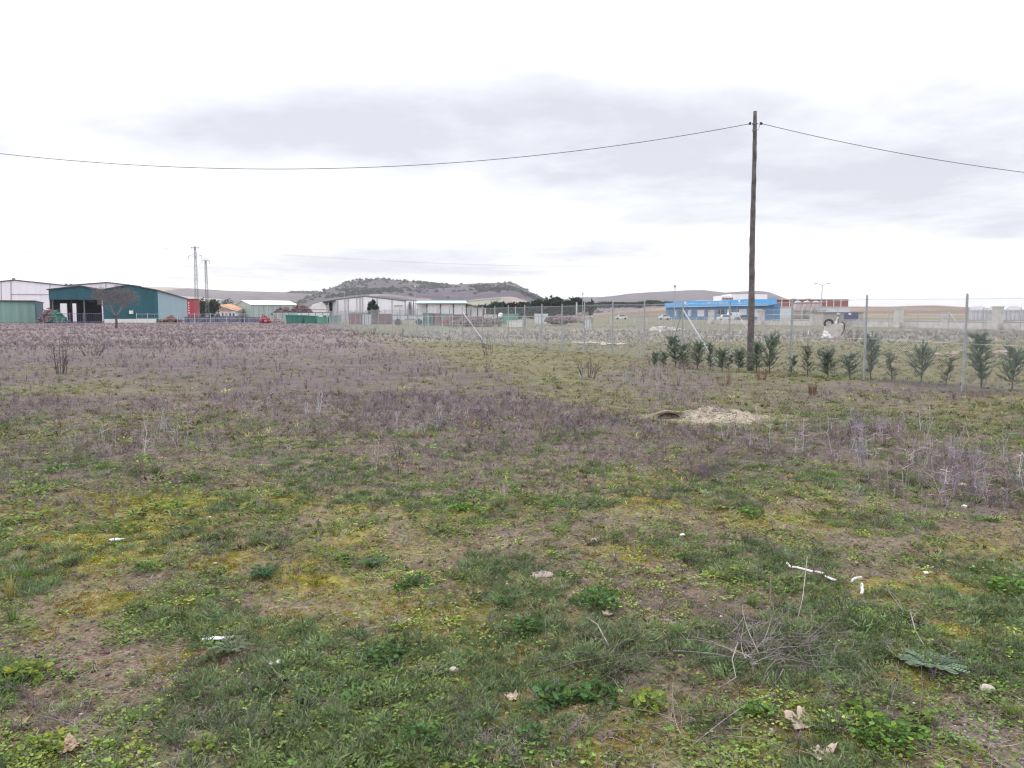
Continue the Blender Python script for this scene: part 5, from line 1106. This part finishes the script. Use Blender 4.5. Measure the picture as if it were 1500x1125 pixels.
boxunit('white_lorry_body', 436, 478, 458.2, 462, 150, 'window', 'low white lorry body behind the green skips', 'lorry', wheels=True); boxunit('timber_stack', 709, 727, 460.5, 462, 112, 'cream', 'long pale plank stack below the right wing', 'timber stack', 'rust')
boxunit('blue_container', 310, 352, 464, 470.5, 150, 'bluepaint', 'long blue-grey container behind the left yard fence', 'container'); boxunit('blue_container', 270, 306, 465, 471, 152, 'bluepaint', 'shorter blue-grey container near the pale blue shed wall', 'container'); boxunit('blue_container', 356, 380, 465.5, 471, 151, 'bluepaint', 'small blue-grey container left of the red machine', 'container')
boxunit('low_green_shed', 400, 436, 457.6, 461.5, 200, 'greygreen2', 'low green flat shed under the scrap heap', 'shed'); boxunit('white_gate_panel', 766, 771, 462.5, 468.5, 100, 'window', 'white upright panel by the yard fence', 'panel', 'steeldark', .1)
boxunit('white_beam', 743, 765, 470.6, 472.1, 99, 'whitep', 'long white beam lying before the blue-green skip', 'beam', 'whitep', .2)
boxunit('white_tank_box', 857, 866, 467.5, 472, 93, 'window', 'small white box on the grass left of the brown slope', 'box', 'steel', .9)
# dome-topped white thing, machines, heaps
def heap(name, px0, px1, py0, py1, Y, cols, n, label, cat='scrap heap'):
    core = cat != 'machine'; n = n*2 if not core else n
    x0, x1 = Xp(px0,Y), Xp(px1,Y); zb = max(0, Zp(py1,Y)); H = Zp(py0,Y)-zb; b = MB(); cx = (x0+x1)/2; w = (x1-x0)/2
    for i in range(n):
        u = U(-1,1); hh = H*(1-abs(u)**2.2)*(.8+.3*random.random()); x = cx+u*w; z = zb+U(0,1)*hh; y = Y+U(-1,1)*2*(1-z/(zb+H+.1)); l = U(.4,1.3); d = Vector((U(-1,1),U(-1,1),U(-.7,.7))).normalized()*l
        if i % 3: b.tube([Vector((x,y,max(z,.05)))-d*.5, Vector((x,y,max(z,.05)))+d*.5], U(.04,.12), 5)
        else: b.ball((x,y,max(z,.1)), (U(.2,.5),U(.2,.5),U(.15,.4)), 6, 4, .5)
    if core: b.ball((cx,Y+.5,zb), (w*.85,1.5,H*.75), 14, 8, .45)
    o = b.build(name, cols, None, origin=(cx,Y,zb)); return tag(o, label, cat)
M_sc = mat('mixed_scrap', (.24,.13,.12), .85, .3, 2.2, stain=(.10,.11,.15))
heap('scrap_heap', 400, 430, 450, 460, 215, M_sc, 260, 'rust-red scrap heap left of the white annexe, the lower left mound'); heap('scrap_heap', 424, 457, 446.5, 459, 214, M_sc, 320, 'taller rust-red scrap heap against the white annexe')
heap('scrap_heap', 62, 82, 451, 471, 142, M_sc, 120, 'brown scrap heap before the open shed bay'); heap('pallet_heap', 236, 262, 464.5, 472, 143, M['rust'], 90, 'low heap of brown beams before the pale blue shed side'); heap('green_heap', 76, 94, 456, 471, 141, M['green'], 50, 'green heap of nets before the open shed bay')
heap('red_machine', 383, 393, 463.5, 471, 140, M['redpaint'], 40, 'red farm machine behind the left yard fence', 'machine'); heap('red_machine', 652, 662, 467, 474, 106, M['redpaint'], 40, 'red farm machine behind the yard fence, below the middle bay', 'machine'); heap('pale_heap', 394, 414, 464, 471, 144, M['earth'], 60, 'pale rounded heap right of the red farm machine', 'heap')
heap('rubble_heap', 955, 990, 482, 489, 74, M['stonecap'], 30, 'pale rubble on the grass left of the corner post', 'rubble'); heap('scrap_heap', 663, 735, 466, 473.5, 103, M_sc, 200, 'long low brown scrap row behind the yard fence')
heap('scrap_heap', 800, 842, 462, 470, 112, M_sc, 120, 'low brown scrap row in front of the right-hand pines'); heap('dirt_pile', 838, 870, 455, 470, 140, M['earth'], 30, 'pale brown dirt pile behind the thick pale pole', 'dirt pile')
b = thing('water_tank', V2(733.5, 120), 'white dome-topped water tank before the leftmost pines', 'tank'); c = V2(733.5, 120); MB().tube([c+Vector((0,0,1.0)), c+Vector((0,0,1.5))], .4, 12).ball(c+Vector((0,0,1.5)), (.4,.4,.35), 12, 6).build('body', M['whitep'], b, True); MB().tube([c, c+Vector((0,0,1.0))], .12, 6).build('stand', M['steel'], b)
# gravel heap strip of pale debris in the lot
for i, (a, c_, w_) in enumerate(((862,502.5,26),(898,504.5,16))):
    g = G(a, c_); t = MB()
    for j in range(44): t.ball((g.x+U(-1,1)*w_/F*g.y, g.y+U(-.5,.5), U(0,.04)), (U(.05,.16),U(.04,.12),U(.02,.06)), 6, 4, .4)
    tag(t.build('pale_rubble', M['stonecap'], None, origin=(g.x, g.y, 0)), 'thin strip of pale rubble on the lot grass, %s' % ('the longer left part' if i == 0 else 'the shorter right part'), 'rubble')
g = G(1430, 517)
t = MB()
for j in range(60): t.ball((g.x+U(-1,1)*2.6, g.y+U(-1,1)*1.2, U(-.02,.03)), (U(.06,.25),U(.05,.2),U(.02,.05)), 6, 4, .4)
tag(t.build('bare_gravel_patch', M['earth'], None, origin=(g.x, g.y, 0)), 'pale gravelly patch in the lot right of the last tall post', 'rubble')
# ================================================================== foreground things
def mound():
    c = MOUND; n = 130; s = 1.25; xs = np.linspace(-s, s, n); ys_ = np.linspace(-.85, .85, 90); X, Y = np.meshgrid(xs, ys_); wx, wy = X+c.x, Y+c.y
    d = np.hypot((X-.02)/.86, Y/.50) + (fbm(wx, wy, .35, 501, 4)-.5)*.9
    crest = np.exp(-((X+.02)/.26)**2-((Y-.12)/.26)**2)
    H = .085*crest + .055*np.exp(-((X-.25)/.40)**2-((Y-.1)/.2)**2) + .055*(1-sstep(.3, 1.0, d)) + (fbm(wx, wy, .10, 503, 4)-.5)*.075*(d < 1.05) - .012
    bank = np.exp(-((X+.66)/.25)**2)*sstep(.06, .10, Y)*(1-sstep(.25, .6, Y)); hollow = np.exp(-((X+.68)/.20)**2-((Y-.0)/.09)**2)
    H = H + .10*bank - .08*hollow
    edge = sstep(.80, 1.05, np.maximum(abs(X)/s, abs(Y)/.85)+(fbm(wx, wy, .3, 507, 2)-.5)*.2)
    g = (fbm(wx, wy, 3.0, 1, 3)-.5)*.13 + (fbm(wx, wy, .45, 5, 3)-.5)*.055
    Z = g + H + .012; gr = ground_h(wx, wy); Z = Z*(1-edge)+(gr-.02)*edge
    col = np.array((.275, .232, .215))*(.6+.8*fbm(wx, wy, .10, 505, 4))[..., None]; gm = (sstep(.80, 1.0, d)*(1-np.exp(-((X+.66)/.34)**2-((Y-.12)/.26)**2)))[..., None]; col = col*(1-gm)+gm*np.array((.15, .135, .09))
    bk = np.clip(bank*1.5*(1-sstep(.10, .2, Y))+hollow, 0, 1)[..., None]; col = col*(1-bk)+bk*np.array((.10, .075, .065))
    root = thing('dirt_mound', (c.x, c.y, 0), 'low mound of pale dug earth with a dark burrow at its left end', 'dirt mound')
    nx = n; ny = 90; i = (np.arange(ny-1)[:, None]*nx+np.arange(nx-1)[None]).ravel(); V = np.stack([wx.ravel()-c.x, wy.ravel()-c.y, Z.ravel()], 1)
    o = np_mesh('earth_heap', V, np.stack([i, i+1, i+1+nx, i+nx], 1), col.reshape(-1, 3), bpy.data.materials['field_ground'], 4, True); o.parent = root
    t = MB(); z0 = float(g[45, 30])-.05; cx, cy = c.x-.68, c.y+.05; k = 11; V = []
    for (yy, sc, dz) in ((0, 1, 0), (.16, .8, -.02), (.34, .35, -.06)):
        for a in np.linspace(-.35, math.pi+.35, k): V.append((cx+math.cos(a)*.185*sc, cy+yy, z0+dz+math.sin(a)*.105*sc+.02))
    t.add(V, [(r*k+q, r*k+q+1, (r+1)*k+q+1, (r+1)*k+q) for r in range(2) for q in range(k-1)]+[tuple(range(2*k, 3*k))]); t.build('burrow', M['hole'], root)
    V2_, T2_, C2_ = [], [], []
    for q in range(420):
        a, r0 = U(0, 6.28), abs(rng.normal(0, .42)); lx, ly = math.cos(a)*r0*1.15+.1, math.sin(a)*r0*.62; pv, pt, pc = rock_proto(); k0 = sum(len(v) for v in V2_)
        iy, ix = int(np.clip((ly+.85)/1.7*89, 0, 89)), int(np.clip((lx+s)/(2*s)*129, 0, 129)); V2_.append(pv*U(.004, .022)+np.array((lx, ly, float(Z[iy, ix])))); T2_.append(pt+k0); C2_.append(pc*np.array((.24, .20, .185))*U(.6, 1.3))
    o = np_mesh('clods', np.concatenate(V2_), np.concatenate(T2_), np.concatenate(C2_), M_rock); o.parent = root; o['kind'] = 'stuff'
mound()
def stone(px, py, w, m_, label, name='stone', flat=.55):
    g = G(px, py); r = w/2/F*math.hypot(g.y, 1.6)*1.02; z = gh(g.x, g.y); b = MB().ball((g.x, g.y, z+r*flat*.35), (r, r*.85, r*flat), 14, 9, .10)
    tag(b.build(name, M[m_], None, True, origin=(g.x, g.y, z)), label, 'stone')
stone(1446, 1014, 21, 'rock', 'smooth oval grey-pink stone near the lower right gravel'); stone(870, 799, 10, 'rock', 'upright pale pinkish stone in the middle of the near field', flat=1.0); stone(1000, 789, 8, 'whitep', 'small white stone right of centre, above the bare soil')
stone(1413, 738, 9, 'whitep', 'small bright white stone in the purple weeds at right'); stone(1410, 708, 12, 'rock', 'rounded pinkish stone among the purple weeds at right'); stone(1496, 968, 12, 'stonecap', 'white stone at the right edge above the gravel')
stone(793, 846, 36, 'earth', 'flat grey-pink patch of ash-like earth left of centre', 'earth_clod', .12)
stone(1356, 840, 9, 'whitep', 'white chip on bare soil right of the broken strips', 'pebble'); stone(665, 975, 14, 'rock', 'pink stone beside the dry root tuft', flat=.7)
# white plastic strips
def strip(pts, w, label, name='plastic_strip', m_='whitep', th=.004, cat='plastic strip'):
    t = MB(); V = []; gs = [G(a, c) for a, c in pts]; zs_ = [gh(q.x, q.y) for q in gs]; zm = max(zs_)+.014; zs_ = [zm+.002*i for i in range(len(gs))]
    for i, g in enumerate(gs):
        d = (gs[min(i+1, len(gs)-1)]-gs[max(i-1, 0)]).normalized(); n = Vector((-d.y, d.x, 0))*w/2; z = zs_[i]
        for s, zz in ((-1, 0), (1, 0), (.6, th*1.8), (-.6, th*1.8)): V.append((g.x+n.x*s, g.y+n.y*s, z+zz))
    k = len(gs); Fc = [(i*4+j, i*4+(j+1) % 4, i*4+4+(j+1) % 4, i*4+4+j) for i in range(k-1) for j in range(4)]+[(3,2,1,0), tuple(range(4*k-4, 4*k))]
    t.add(V, Fc); tag(t.build(name, M[m_], None, origin=gs[0]), label, cat)
M['whitep'] = mat('weathered_plastic', (.62, .60, .58), .6, .18, 30)
M['paper'] = mat('dirty_paper', (.52, .53, .56), .8, .15, 30)
strip([(1152,834.5),(1154.5,837.5),(1157.5,842)], .012, 'tiny white plastic strip at the left end of the broken line'); strip([(1160,840.5),(1167,841.5),(1173,844),(1180,846),(1190,849.5)], .016, 'longest white plastic strip, second in the broken line')
strip([(1194,845.5),(1200,847.5),(1206,850)], .015, 'short white plastic strip, third in the broken line'); strip([(1209,852.5),(1215,856),(1219,858.5),(1224,860)], .018, 'thick white plastic strip at the right end of the broken line')
strip([(1246.5,860.5),(1249,857.5),(1254,855.5),(1262,854.8)], .012, 'curled white plastic strip apart from the line, upper one'); strip([(1262,861),(1262.6,867),(1263,872),(1261.5,878)], .018, 'upright-looking curved white plastic strip below the curled one')
def crumple(px, py, w, h, m_, label, cat, name, seed):
    random.seed(seed); g = G(px, py); s = math.hypot(g.y, 1.6)/F; z = gh(g.x, g.y)+.012; n = 14; V = []; W_ = w*s; D_ = h*s*2.0
    for j in range(5):
        for i in range(n): u, v = i/(n-1)-.5, j/4-.5; tp = (1-abs(2*u)**3*.6); V.append((g.x+u*W_+random.uniform(-1,1)*W_*.02, g.y+(v*D_*tp)+u*D_*.6+random.uniform(-1,1)*D_*.07, z+.006+random.uniform(0,1)*.010))
    Fc = [(j*n+i, j*n+i+1, (j+1)*n+i+1, (j+1)*n+i) for j in range(4) for i in range(n-1)]
    o = MB().add(V, Fc).build(name, M[m_], None, True, origin=(g.x, g.y, z)); md = o.modifiers.new('s', 'SOLIDIFY'); md.thickness = .002; tag(o, label, cat)
crumple(320, 933, 42, 6, 'paper', 'crumpled white paper scrap on the ground at lower left', 'paper', 'paper_scrap', 3); crumple(172, 792, 22, 5, 'paper', 'small whitish scrap left of the moss patches', 'paper', 'paper_scrap', 5); crumple(98, 686, 20, 4, 'paper', 'thin pale scrap far up on the left side', 'paper', 'paper_scrap', 6)
crumple(402, 970, 14, 5, 'whitep', 'tiny white shell-like scrap left of the round mallow', 'litter', 'paper_scrap', 8); crumple(340, 712, 26, 3, 'rust', 'flat brown bark strip on the left above the moss', 'bark piece', 'bark_piece', 9)
# dead plane leaves
def dead_leaf(px, py, w, m_, label, seed, rot=0., curl=.35):
    r_ = np.random.default_rng(seed); g = G(px, py); s = math.hypot(g.y, 1.6)/F; R_ = w*s*.55; z = gh(g.x, g.y)+.012; n = 60 if w > 18 else 30; nr = 6
    ph = r_.uniform(0, 6.28, 3); V = [(g.x, g.y, z)]; fd = r_.uniform(0, math.pi)
    for k in range(1, nr+1):
        f = k/nr
        for i in range(n):
            a = 2*math.pi*i/n; lob = abs(math.cos(2.5*(a-rot)))**.7; back = .55+.45*math.cos((a-rot)/2)**2; tooth = .08*math.sin(a*17+ph[0])*lob
            r = R_*f*(.46+.54*lob+tooth)*back; x, y = math.cos(a)*r, math.sin(a)*r; u = x*math.cos(fd)+y*math.sin(fd); v = -x*math.sin(fd)+y*math.cos(fd)
            zz = curl*(u*u/R_*1.5)*(1+.5*math.sin(v/R_*4+ph[1])) + curl*R_*.16*math.sin(a*3+ph[2])*f*f + R_*.03*math.sin(a*9+ph[1])*f
            u2 = u*(1-.35*curl*abs(u)/R_); V.append((g.x+u2*math.cos(fd)-v*math.sin(fd), g.y+u2*math.sin(fd)+v*math.cos(fd), z+max(zz, -.006)))
    Fc = [(0, 1+i, 1+(i+1) % n) for i in range(n)]+[(1+k*n+i, 1+(k+1)*n+i, 1+(k+1)*n+(i+1) % n, 1+k*n+(i+1) % n) for k in range(nr-1) for i in range(n)]
    b = thing('dead_leaf', (g.x, g.y, z), label, 'leaf', 'fallen plane leaves'); o = MB().add(V, Fc).build('blade', m_, b, True); md = o.modifiers.new('s', 'SOLIDIFY'); md.thickness = .001
    MB().tube([(g.x, g.y, z+.002), (g.x-math.cos(rot)*R_*.5, g.y-math.sin(rot)*R_*.5, z+.012), (g.x-math.cos(rot)*R_*1.1, g.y-math.sin(rot)*R_, z+.03)], .0014, 5).build('stalk', m_, b)
LB_ = M['leafdead']; LR = M['leafrust']; LP = mat('pale_leaf', (.40,.31,.25), .85, .2, 30)
dead_leaf(102, 1098, 46, LB_, 'large brown plane leaf at the lower left corner', 1, 2.); dead_leaf(30, 1057, 32, LB_, 'smaller brown plane leaf near the left edge, above the large one', 2, .5); dead_leaf(1178, 1063, 62, LP, 'big pale curled plane leaf at lower right', 3, 1.2, .22); dead_leaf(1200, 1106, 50, LP, 'tightly curled pale leaf at the very bottom, right side', 4, .3, .34)
dead_leaf(1158, 695, 16, LR, 'orange leaf among the purple weeds at right', 5, 1.); dead_leaf(1168, 727, 8, LR, 'tiny orange leaf just below the larger orange one', 6, 1.5); dead_leaf(750, 1014, 24, LP, 'folded pale leaf beside the big mallow clump', 7, 2., .4); dead_leaf(891, 906, 20, LP, 'pale leaf in front of the central mallow', 8, 1.7)
dead_leaf(66, 833, 14, LB_, 'light brown leaf by the left green patch', 9, .4); dead_leaf(690, 627, 14, LR, 'reddish leaf cluster far up in the middle of the field', 10, .4); dead_leaf(988, 692, 16, LR, 'reddish leaf left of the dark dry clump', 11, 2.2); dead_leaf(729, 1110, 12, LR, 'small orange lobed leaf at the bottom centre', 12, .2)
dead_leaf(857, 712, 9, LR, 'small red leaf right of centre, far up', 13, .8); dead_leaf(236, 706, 9, LB_, 'small tan leaf on the left, above the moss', 14, .9); dead_leaf(217, 872, 12, LR, 'orange-brown leaf left, below the moss patch', 15, .6); dead_leaf(975, 620, 8, LR, 'dark red leaf at the left foot of the dirt mound', 16, .6)
# mallow plants
def mallow(px, py, rpx, n, ls, tintc, label, name='mallow_plant', yl=.15, cat='plant'):
    g = G(px, py); s = math.hypot(g.y, 1.6)/F; R_ = rpx*s; z = gh(g.x, g.y); b = thing(name, (g.x, g.y, z), label, cat); p = PR(); st = MB()
    n = int(n*2.3); ls = ls*.80; R_ *= 1.08
    for i in range(n):
        a = U(0, 6.28); rr = R_*math.sqrt(U(.01, 1))*(.8+.25*math.sin(a*3+px)); zz = R_*.42*(1-(rr/R_)**2*.7)*U(.3, 1.15)+.006; L_ = ls*U(.4, 1.2); q = U(.6, 1.35)
        c = tuple(np.array(tintc)*q*(np.array((1.5, 1.2, .8)) if U(0, 1) < yl else 1)); e = np.array((math.cos(a)*rr, math.sin(a)*rr, zz)); el = U(-.3, .4)
        d = (math.cos(a+U(-.9,.9))*math.cos(el), math.sin(a+U(-.9,.9))*math.cos(el), math.sin(el)); p.leaf(e, d, (U(-.9,.9), U(-.9,.9), 1), L_, L_*1.05, c, 10, U(.3, 1.0))
        if i % 2 == 0: st.tube([(g.x, g.y, z), (g.x+e[0]*.6, g.y+e[1]*.6, z+e[2]*.45), (g.x+e[0], g.y+e[1], z+e[2])], .0013, 3, False)
    V, T, C = p.out(); o = np_mesh('leaves', V, T, C, M_leaf); o.parent = b; st.build('stems', mat_stem, b)
mat_stem = mat('green_stem', (.13,.16,.06), .8, .15, 20)
DG = (.08, .155, .06); MG = (.12, .22, .06); LG = (.175, .24, .065)
mallow(565, 958, 29, 60, .028, DG, 'round dark green mallow left of the dry root tuft'); mallow(878, 889, 36, 80, .030, DG, 'large dark green mallow just right of centre'); mallow(775, 920, 27, 50, .028, DG, 'dark green mallow left of the central one'); mallow(812, 1016, 34, 55, .036, DG, 'wide dark mallow clump, its left half, low centre')
mallow(872, 1014, 36, 55, .036, DG, 'wide dark mallow clump, its right half, low centre'); mallow(950, 1030, 28, 44, .032, LG, 'bright lime-green mallow right of the wide dark clump', yl=.3); mallow(678, 752, 18, 50, .030, MG, 'small bright mallow far up, left of centre'); mallow(1100, 754, 20, 50, .03, MG, 'small bright mallow far up, below the orange leaf')
mallow(606, 860, 24, 60, .024, DG, 'low green mallow left of centre above the moss'); mallow(1480, 866, 34, 80, .03, MG, 'thick green mallow at the right edge'); mallow(40, 988, 34, 40, .034, LG, 'straggly light green mallow at the left edge', yl=.3); mallow(1112, 1045, 24, 36, .028, MG, 'small mallow left of the curled leaves, lower right')
mallow(1295, 1085, 52, 110, .026, MG, 'broad loose mallow patch at the bottom right', yl=.25); mallow(1262, 1050, 30, 44, .026, MG, 'loose mallow right of the big pale leaf', yl=.2); mallow(1340, 1060, 26, 32, .024, LG, 'yellowish mallow next to the bottom gravel'); mallow(60, 1100, 30, 36, .03, LG, 'light mallow tuft at the lower left corner'); mallow(215, 835, 20, 40, .024, MG, 'green tuft right of the left grass patch')
mallow(740, 885, 18, 36, .022, DG, 'small dark tuft left of the central mallows', yl=.05); mallow(1085, 830, 22, 40, .02, MG, 'low leafy tuft above the dry bramble'); mallow(620, 1075, 30, 50, .022, DG, 'dark leafy tuft in the bottom ferny mat', yl=.05); mallow(300, 1090, 26, 30, .024, LG, 'pale green herb low on the left, by bare soil'); mallow(780, 1065, 26, 36, .026, DG, 'dark herb below the wide mallow clump')
def ferny(px, py, rpx, n, l, tintc, label, name, cat='plant', fl=.35):
    g = G(px, py); s = math.hypot(g.y, 1.6)/F; R_ = rpx*s; z = gh(g.x, g.y); p = PR()
    for i in range(n):
        a = 6.283*i/n+U(-.15,.15); L_ = R_*U(.6, 1.1); e = np.array((math.cos(a)*L_, math.sin(a)*L_, .01+fl*R_*U(.2, 1))); q = U(.7, 1.3); c = tuple(np.array(tintc)*q); mid = e*.55+np.array((0,0,fl*R_*.5))
        p.strip([(0,0,.0), mid, e], [.004,.004,.002], c, (0,0,1))
        for j in range(9):
            t = .15+.85*j/9; m_ = mid*(t*2) if t < .5 else mid*(2-2*t)+e*(2*t-1)
            for sg in (-1, 1): sd = np.array((-math.sin(a)*sg, math.cos(a)*sg, .25))+np.array((math.cos(a), math.sin(a), 0))*.6; p.leaf(m_, sd, (0,0,1), l*U(.7,1.1)*(1.2-t*.6), l*.36, c, 5, .2)
    V, T, C = p.out(); o = np_mesh(name, V, T, C, M_leaf); o.location = (g.x, g.y, z); tag(o, label, cat)
ferny(1362, 982, 48, 15, .034, (.16,.215,.15), 'flat blue-green thistle rosette at the lower right', 'thistle_rosette', fl=.14); ferny(386, 842, 26, 16, .026, (.05,.12,.06), 'dark feathery rosette beside the ochre moss, left', 'feathery_rosette'); ferny(548, 830, 22, 13, .022, (.06,.13,.065), 'dark feathery rosette in the left middle moss', 'feathery_rosette'); ferny(735, 748, 24, 15, .03, (.19,.23,.11), 'pale spiky rosette right of the small bright mallow', 'pale_rosette', fl=.8)
ferny(340, 950, 30, 12, .022, (.15,.18,.12), 'grey rosette under the paper scrap', 'grey_rosette'); ferny(1330, 705, 24, 12, .03, (.15,.21,.08), 'light green fern-like weed in the purple weeds at right', 'fern_weed', fl=.7)
# dead branches
def branch_tangle(name, px, py, wpx, n, L_, r, H, m_, label, seed, cat='dry bush'):
    random.seed(seed); g = G(px, py); s = math.hypot(g.y, 1.6)/F; W_ = wpx/2*s; t = MB(); z0 = gh(g.x, g.y)
    for i in range(n):
        a = random.uniform(0, 6.28); p = Vector((g.x+random.gauss(0,.33)*W_, g.y+random.gauss(0,.33)*W_*1.2, z0+random.uniform(0,.35)*H)); d = Vector((math.cos(a), math.sin(a), random.uniform(-.1,1.0 if i % 3 == 0 else .35))).normalized(); pts = [p]; l = L_*random.uniform(.4,1.1); c = Vector((random.uniform(-1,1), random.uniform(-1,1), random.uniform(-.6,.3)))*.55
        for k in range(7):
            d = (d+c*.22+Vector((random.uniform(-1,1), random.uniform(-1,1), random.uniform(-1,1)))*.12).normalized(); q = pts[-1]+d*l/7; q.z = max(q.z, gh(q.x, q.y)+.006); pts.append(q)
        rr = r*random.uniform(.5,1.2); t.tube(pts, [rr*(1-.1*k) for k in range(8)], 5, False)
        for k in range(2): s0 = pts[random.randint(2,6)]; e = s0+Vector((random.uniform(-1,1), random.uniform(-1,1), random.uniform(0,1)))*l*.16; t.tube([s0, e], [rr*.6, rr*.3], 3, False)
    tag(t.build(name, m_, None, origin=(g.x, g.y, z0)), label, cat)
branch_tangle('dry_bramble', 1135, 945, 240, 85, .42, .0024, .15, M_gry, 'large tangle of grey dry twigs at right of centre', 21); branch_tangle('dry_bramble', 1090, 960, 150, 36, .36, .0026, .08, M_pale, 'paler curved twigs lying in the left part of the big tangle', 22, 'twigs')
branch_tangle('dry_root_tuft', 622, 975, 60, 26, .13, .0018, .05, M_pale, 'dry pinkish root tuft right of the round mallow', 23); branch_tangle('dead_twigs', 455, 1035, 110, 26, .28, .0014, .05, M_gry, 'fine grey twigs over the ferny mat at bottom centre', 24, 'twigs'); branch_tangle('dead_twigs', 400, 995, 90, 12, .3, .0015, .03, M_pale, 'thin pale twigs left of the ferny mat', 25, 'twigs')
branch_tangle('dry_clump', 1028, 697, 60, 60, .28, .0028, .10, M_tw, 'dark dense dry clump in mid field, below the mound', 26); branch_tangle('dead_twigs', 1380, 820, 80, 14, .35, .0024, .06, M_gry, 'dark bent twigs at right, left of the thick mallow', 27, 'twigs'); branch_tangle('dead_twigs', 900, 975, 160, 30, .4, .0016, .03, M_gry, 'flattened dry stems across the middle of the near ground', 28, 'twigs')
branch_tangle('dead_twigs', 1010, 1060, 90, 18, .34, .0016, .04, M_pale, 'long pale twigs at the bottom, right of centre', 29, 'twigs'); branch_tangle('dead_twigs', 1330, 900, 90, 18, .28, .0014, .05, M_pale, 'sparse thin twigs above the thistle rosette', 30, 'twigs'); branch_tangle('dead_twigs', 330, 890, 70, 16, .2, .0016, .03, M_gry, 'small grey twig nest under the ochre moss', 31, 'twigs')
branch_tangle('dead_twigs', 150, 1070, 120, 30, .24, .0013, .02, M_pale, 'thin dry twigs between the two lower left leaves', 32, 'twigs'); branch_tangle('dead_twigs', 1290, 1040, 150, 40, .26, .0013, .05, M_gry, 'fine grey twigs over the bottom right mallows', 33, 'twigs')
def single(ptsp, r, m_, label, name='fallen_branch', lift=None):
    gs = [G(a, c) for a, c in ptsp]; lift = lift or [.012]*len(gs); pts = [Vector((g.x, g.y, gh(g.x, g.y)+l)) for g, l in zip(gs, lift)]
    tag(MB().tube(pts, [r*(1-.5*i/len(pts)) for i in range(len(pts))], 6).build(name, m_, None, True, origin=pts[0]), label, 'branch')
single([(860,912),(875,932),(888,948),(898,960)], .004, M_pale, 'short straight grey stick in front of the central mallow', lift=[.02,.05,.03,.012]); single([(765,985),(840,978),(900,972),(960,965),(1040,962)], .004, M_tw, 'long dark stick lying across the near ground', lift=[.01,.03,.035,.03,.012])
single([(1080,972),(1072,985),(1078,1000),(1050,1010)], .003, M_pale, 'curved pale twig left under the bramble', lift=[.1,.06,.03,.01]); single([(716,1055),(735,1066),(752,1070),(770,1070)], .003, M_pale, 'thin bent pale twig at the bottom centre'); single([(1015,1085),(1060,1060),(1100,1035),(1160,1015)], .0022, M_pale, 'long thin pale stalk at the bottom right of centre', lift=[.01,.03,.03,.01])
single([(345,1000),(352,1004),(362,1008),(374,1012)], .003, M_pale, 'short whitish twig on the bare soil at left'); single([(1333,922),(1340,938),(1350,950),(1362,962)], .0028, M_pale, 'bent pale twig rising above the thistle rosette', lift=[.08,.04,.02,.01]); single([(1128,880),(1128,905),(1140,920)], .003, M_tw, 'upright dark stem at the left of the bramble', 'upright_stem', lift=[.16,.05,.0]); single([(1181,862),(1175,900),(1165,925)], .0028, M_pale, 'tall pale stem rising from the bramble', 'upright_stem', lift=[.18,.08,.0])
def tall_grass(px, py, n, h, label, tc, name='grass_tuft'):
    g = G(px, py); z = gh(g.x, g.y); V, T, C = grass_proto(n, h, .004, h*.8, 4); o = np_mesh(name, V, T, C*np.array(tc), M_leaf); o.location = (g.x, g.y, z); tag(o, label, 'grass tuft')
tall_grass(15, 870, 60, .16, 'yellow-green long grass tuft at the left edge', (.26,.26,.10)); tall_grass(18, 905, 40, .12, 'dark green grass tuft under the yellow one at the left edge', (.09,.16,.05)); tall_grass(790, 905, 40, .07, 'fine bright grass tuft above the central mallow', (.12,.22,.05)); tall_grass(990, 930, 70, .06, 'soft light green grass tuft left of the bramble', (.15,.25,.06)); tall_grass(1480, 1050, 60, .08, 'bright grass tuft at the lower right edge', (.15,.22,.05))
tall_grass(40, 845, 60, .08, 'lush short grass tuft at left beside the tan leaf', (.10,.2,.05)); tall_grass(900, 955, 50, .08, 'grey-green grass tuft crossed by the dark stick', (.17,.2,.12)); tall_grass(1100, 890, 70, .08, 'fresh green tuft behind the bramble', (.12,.2,.06))
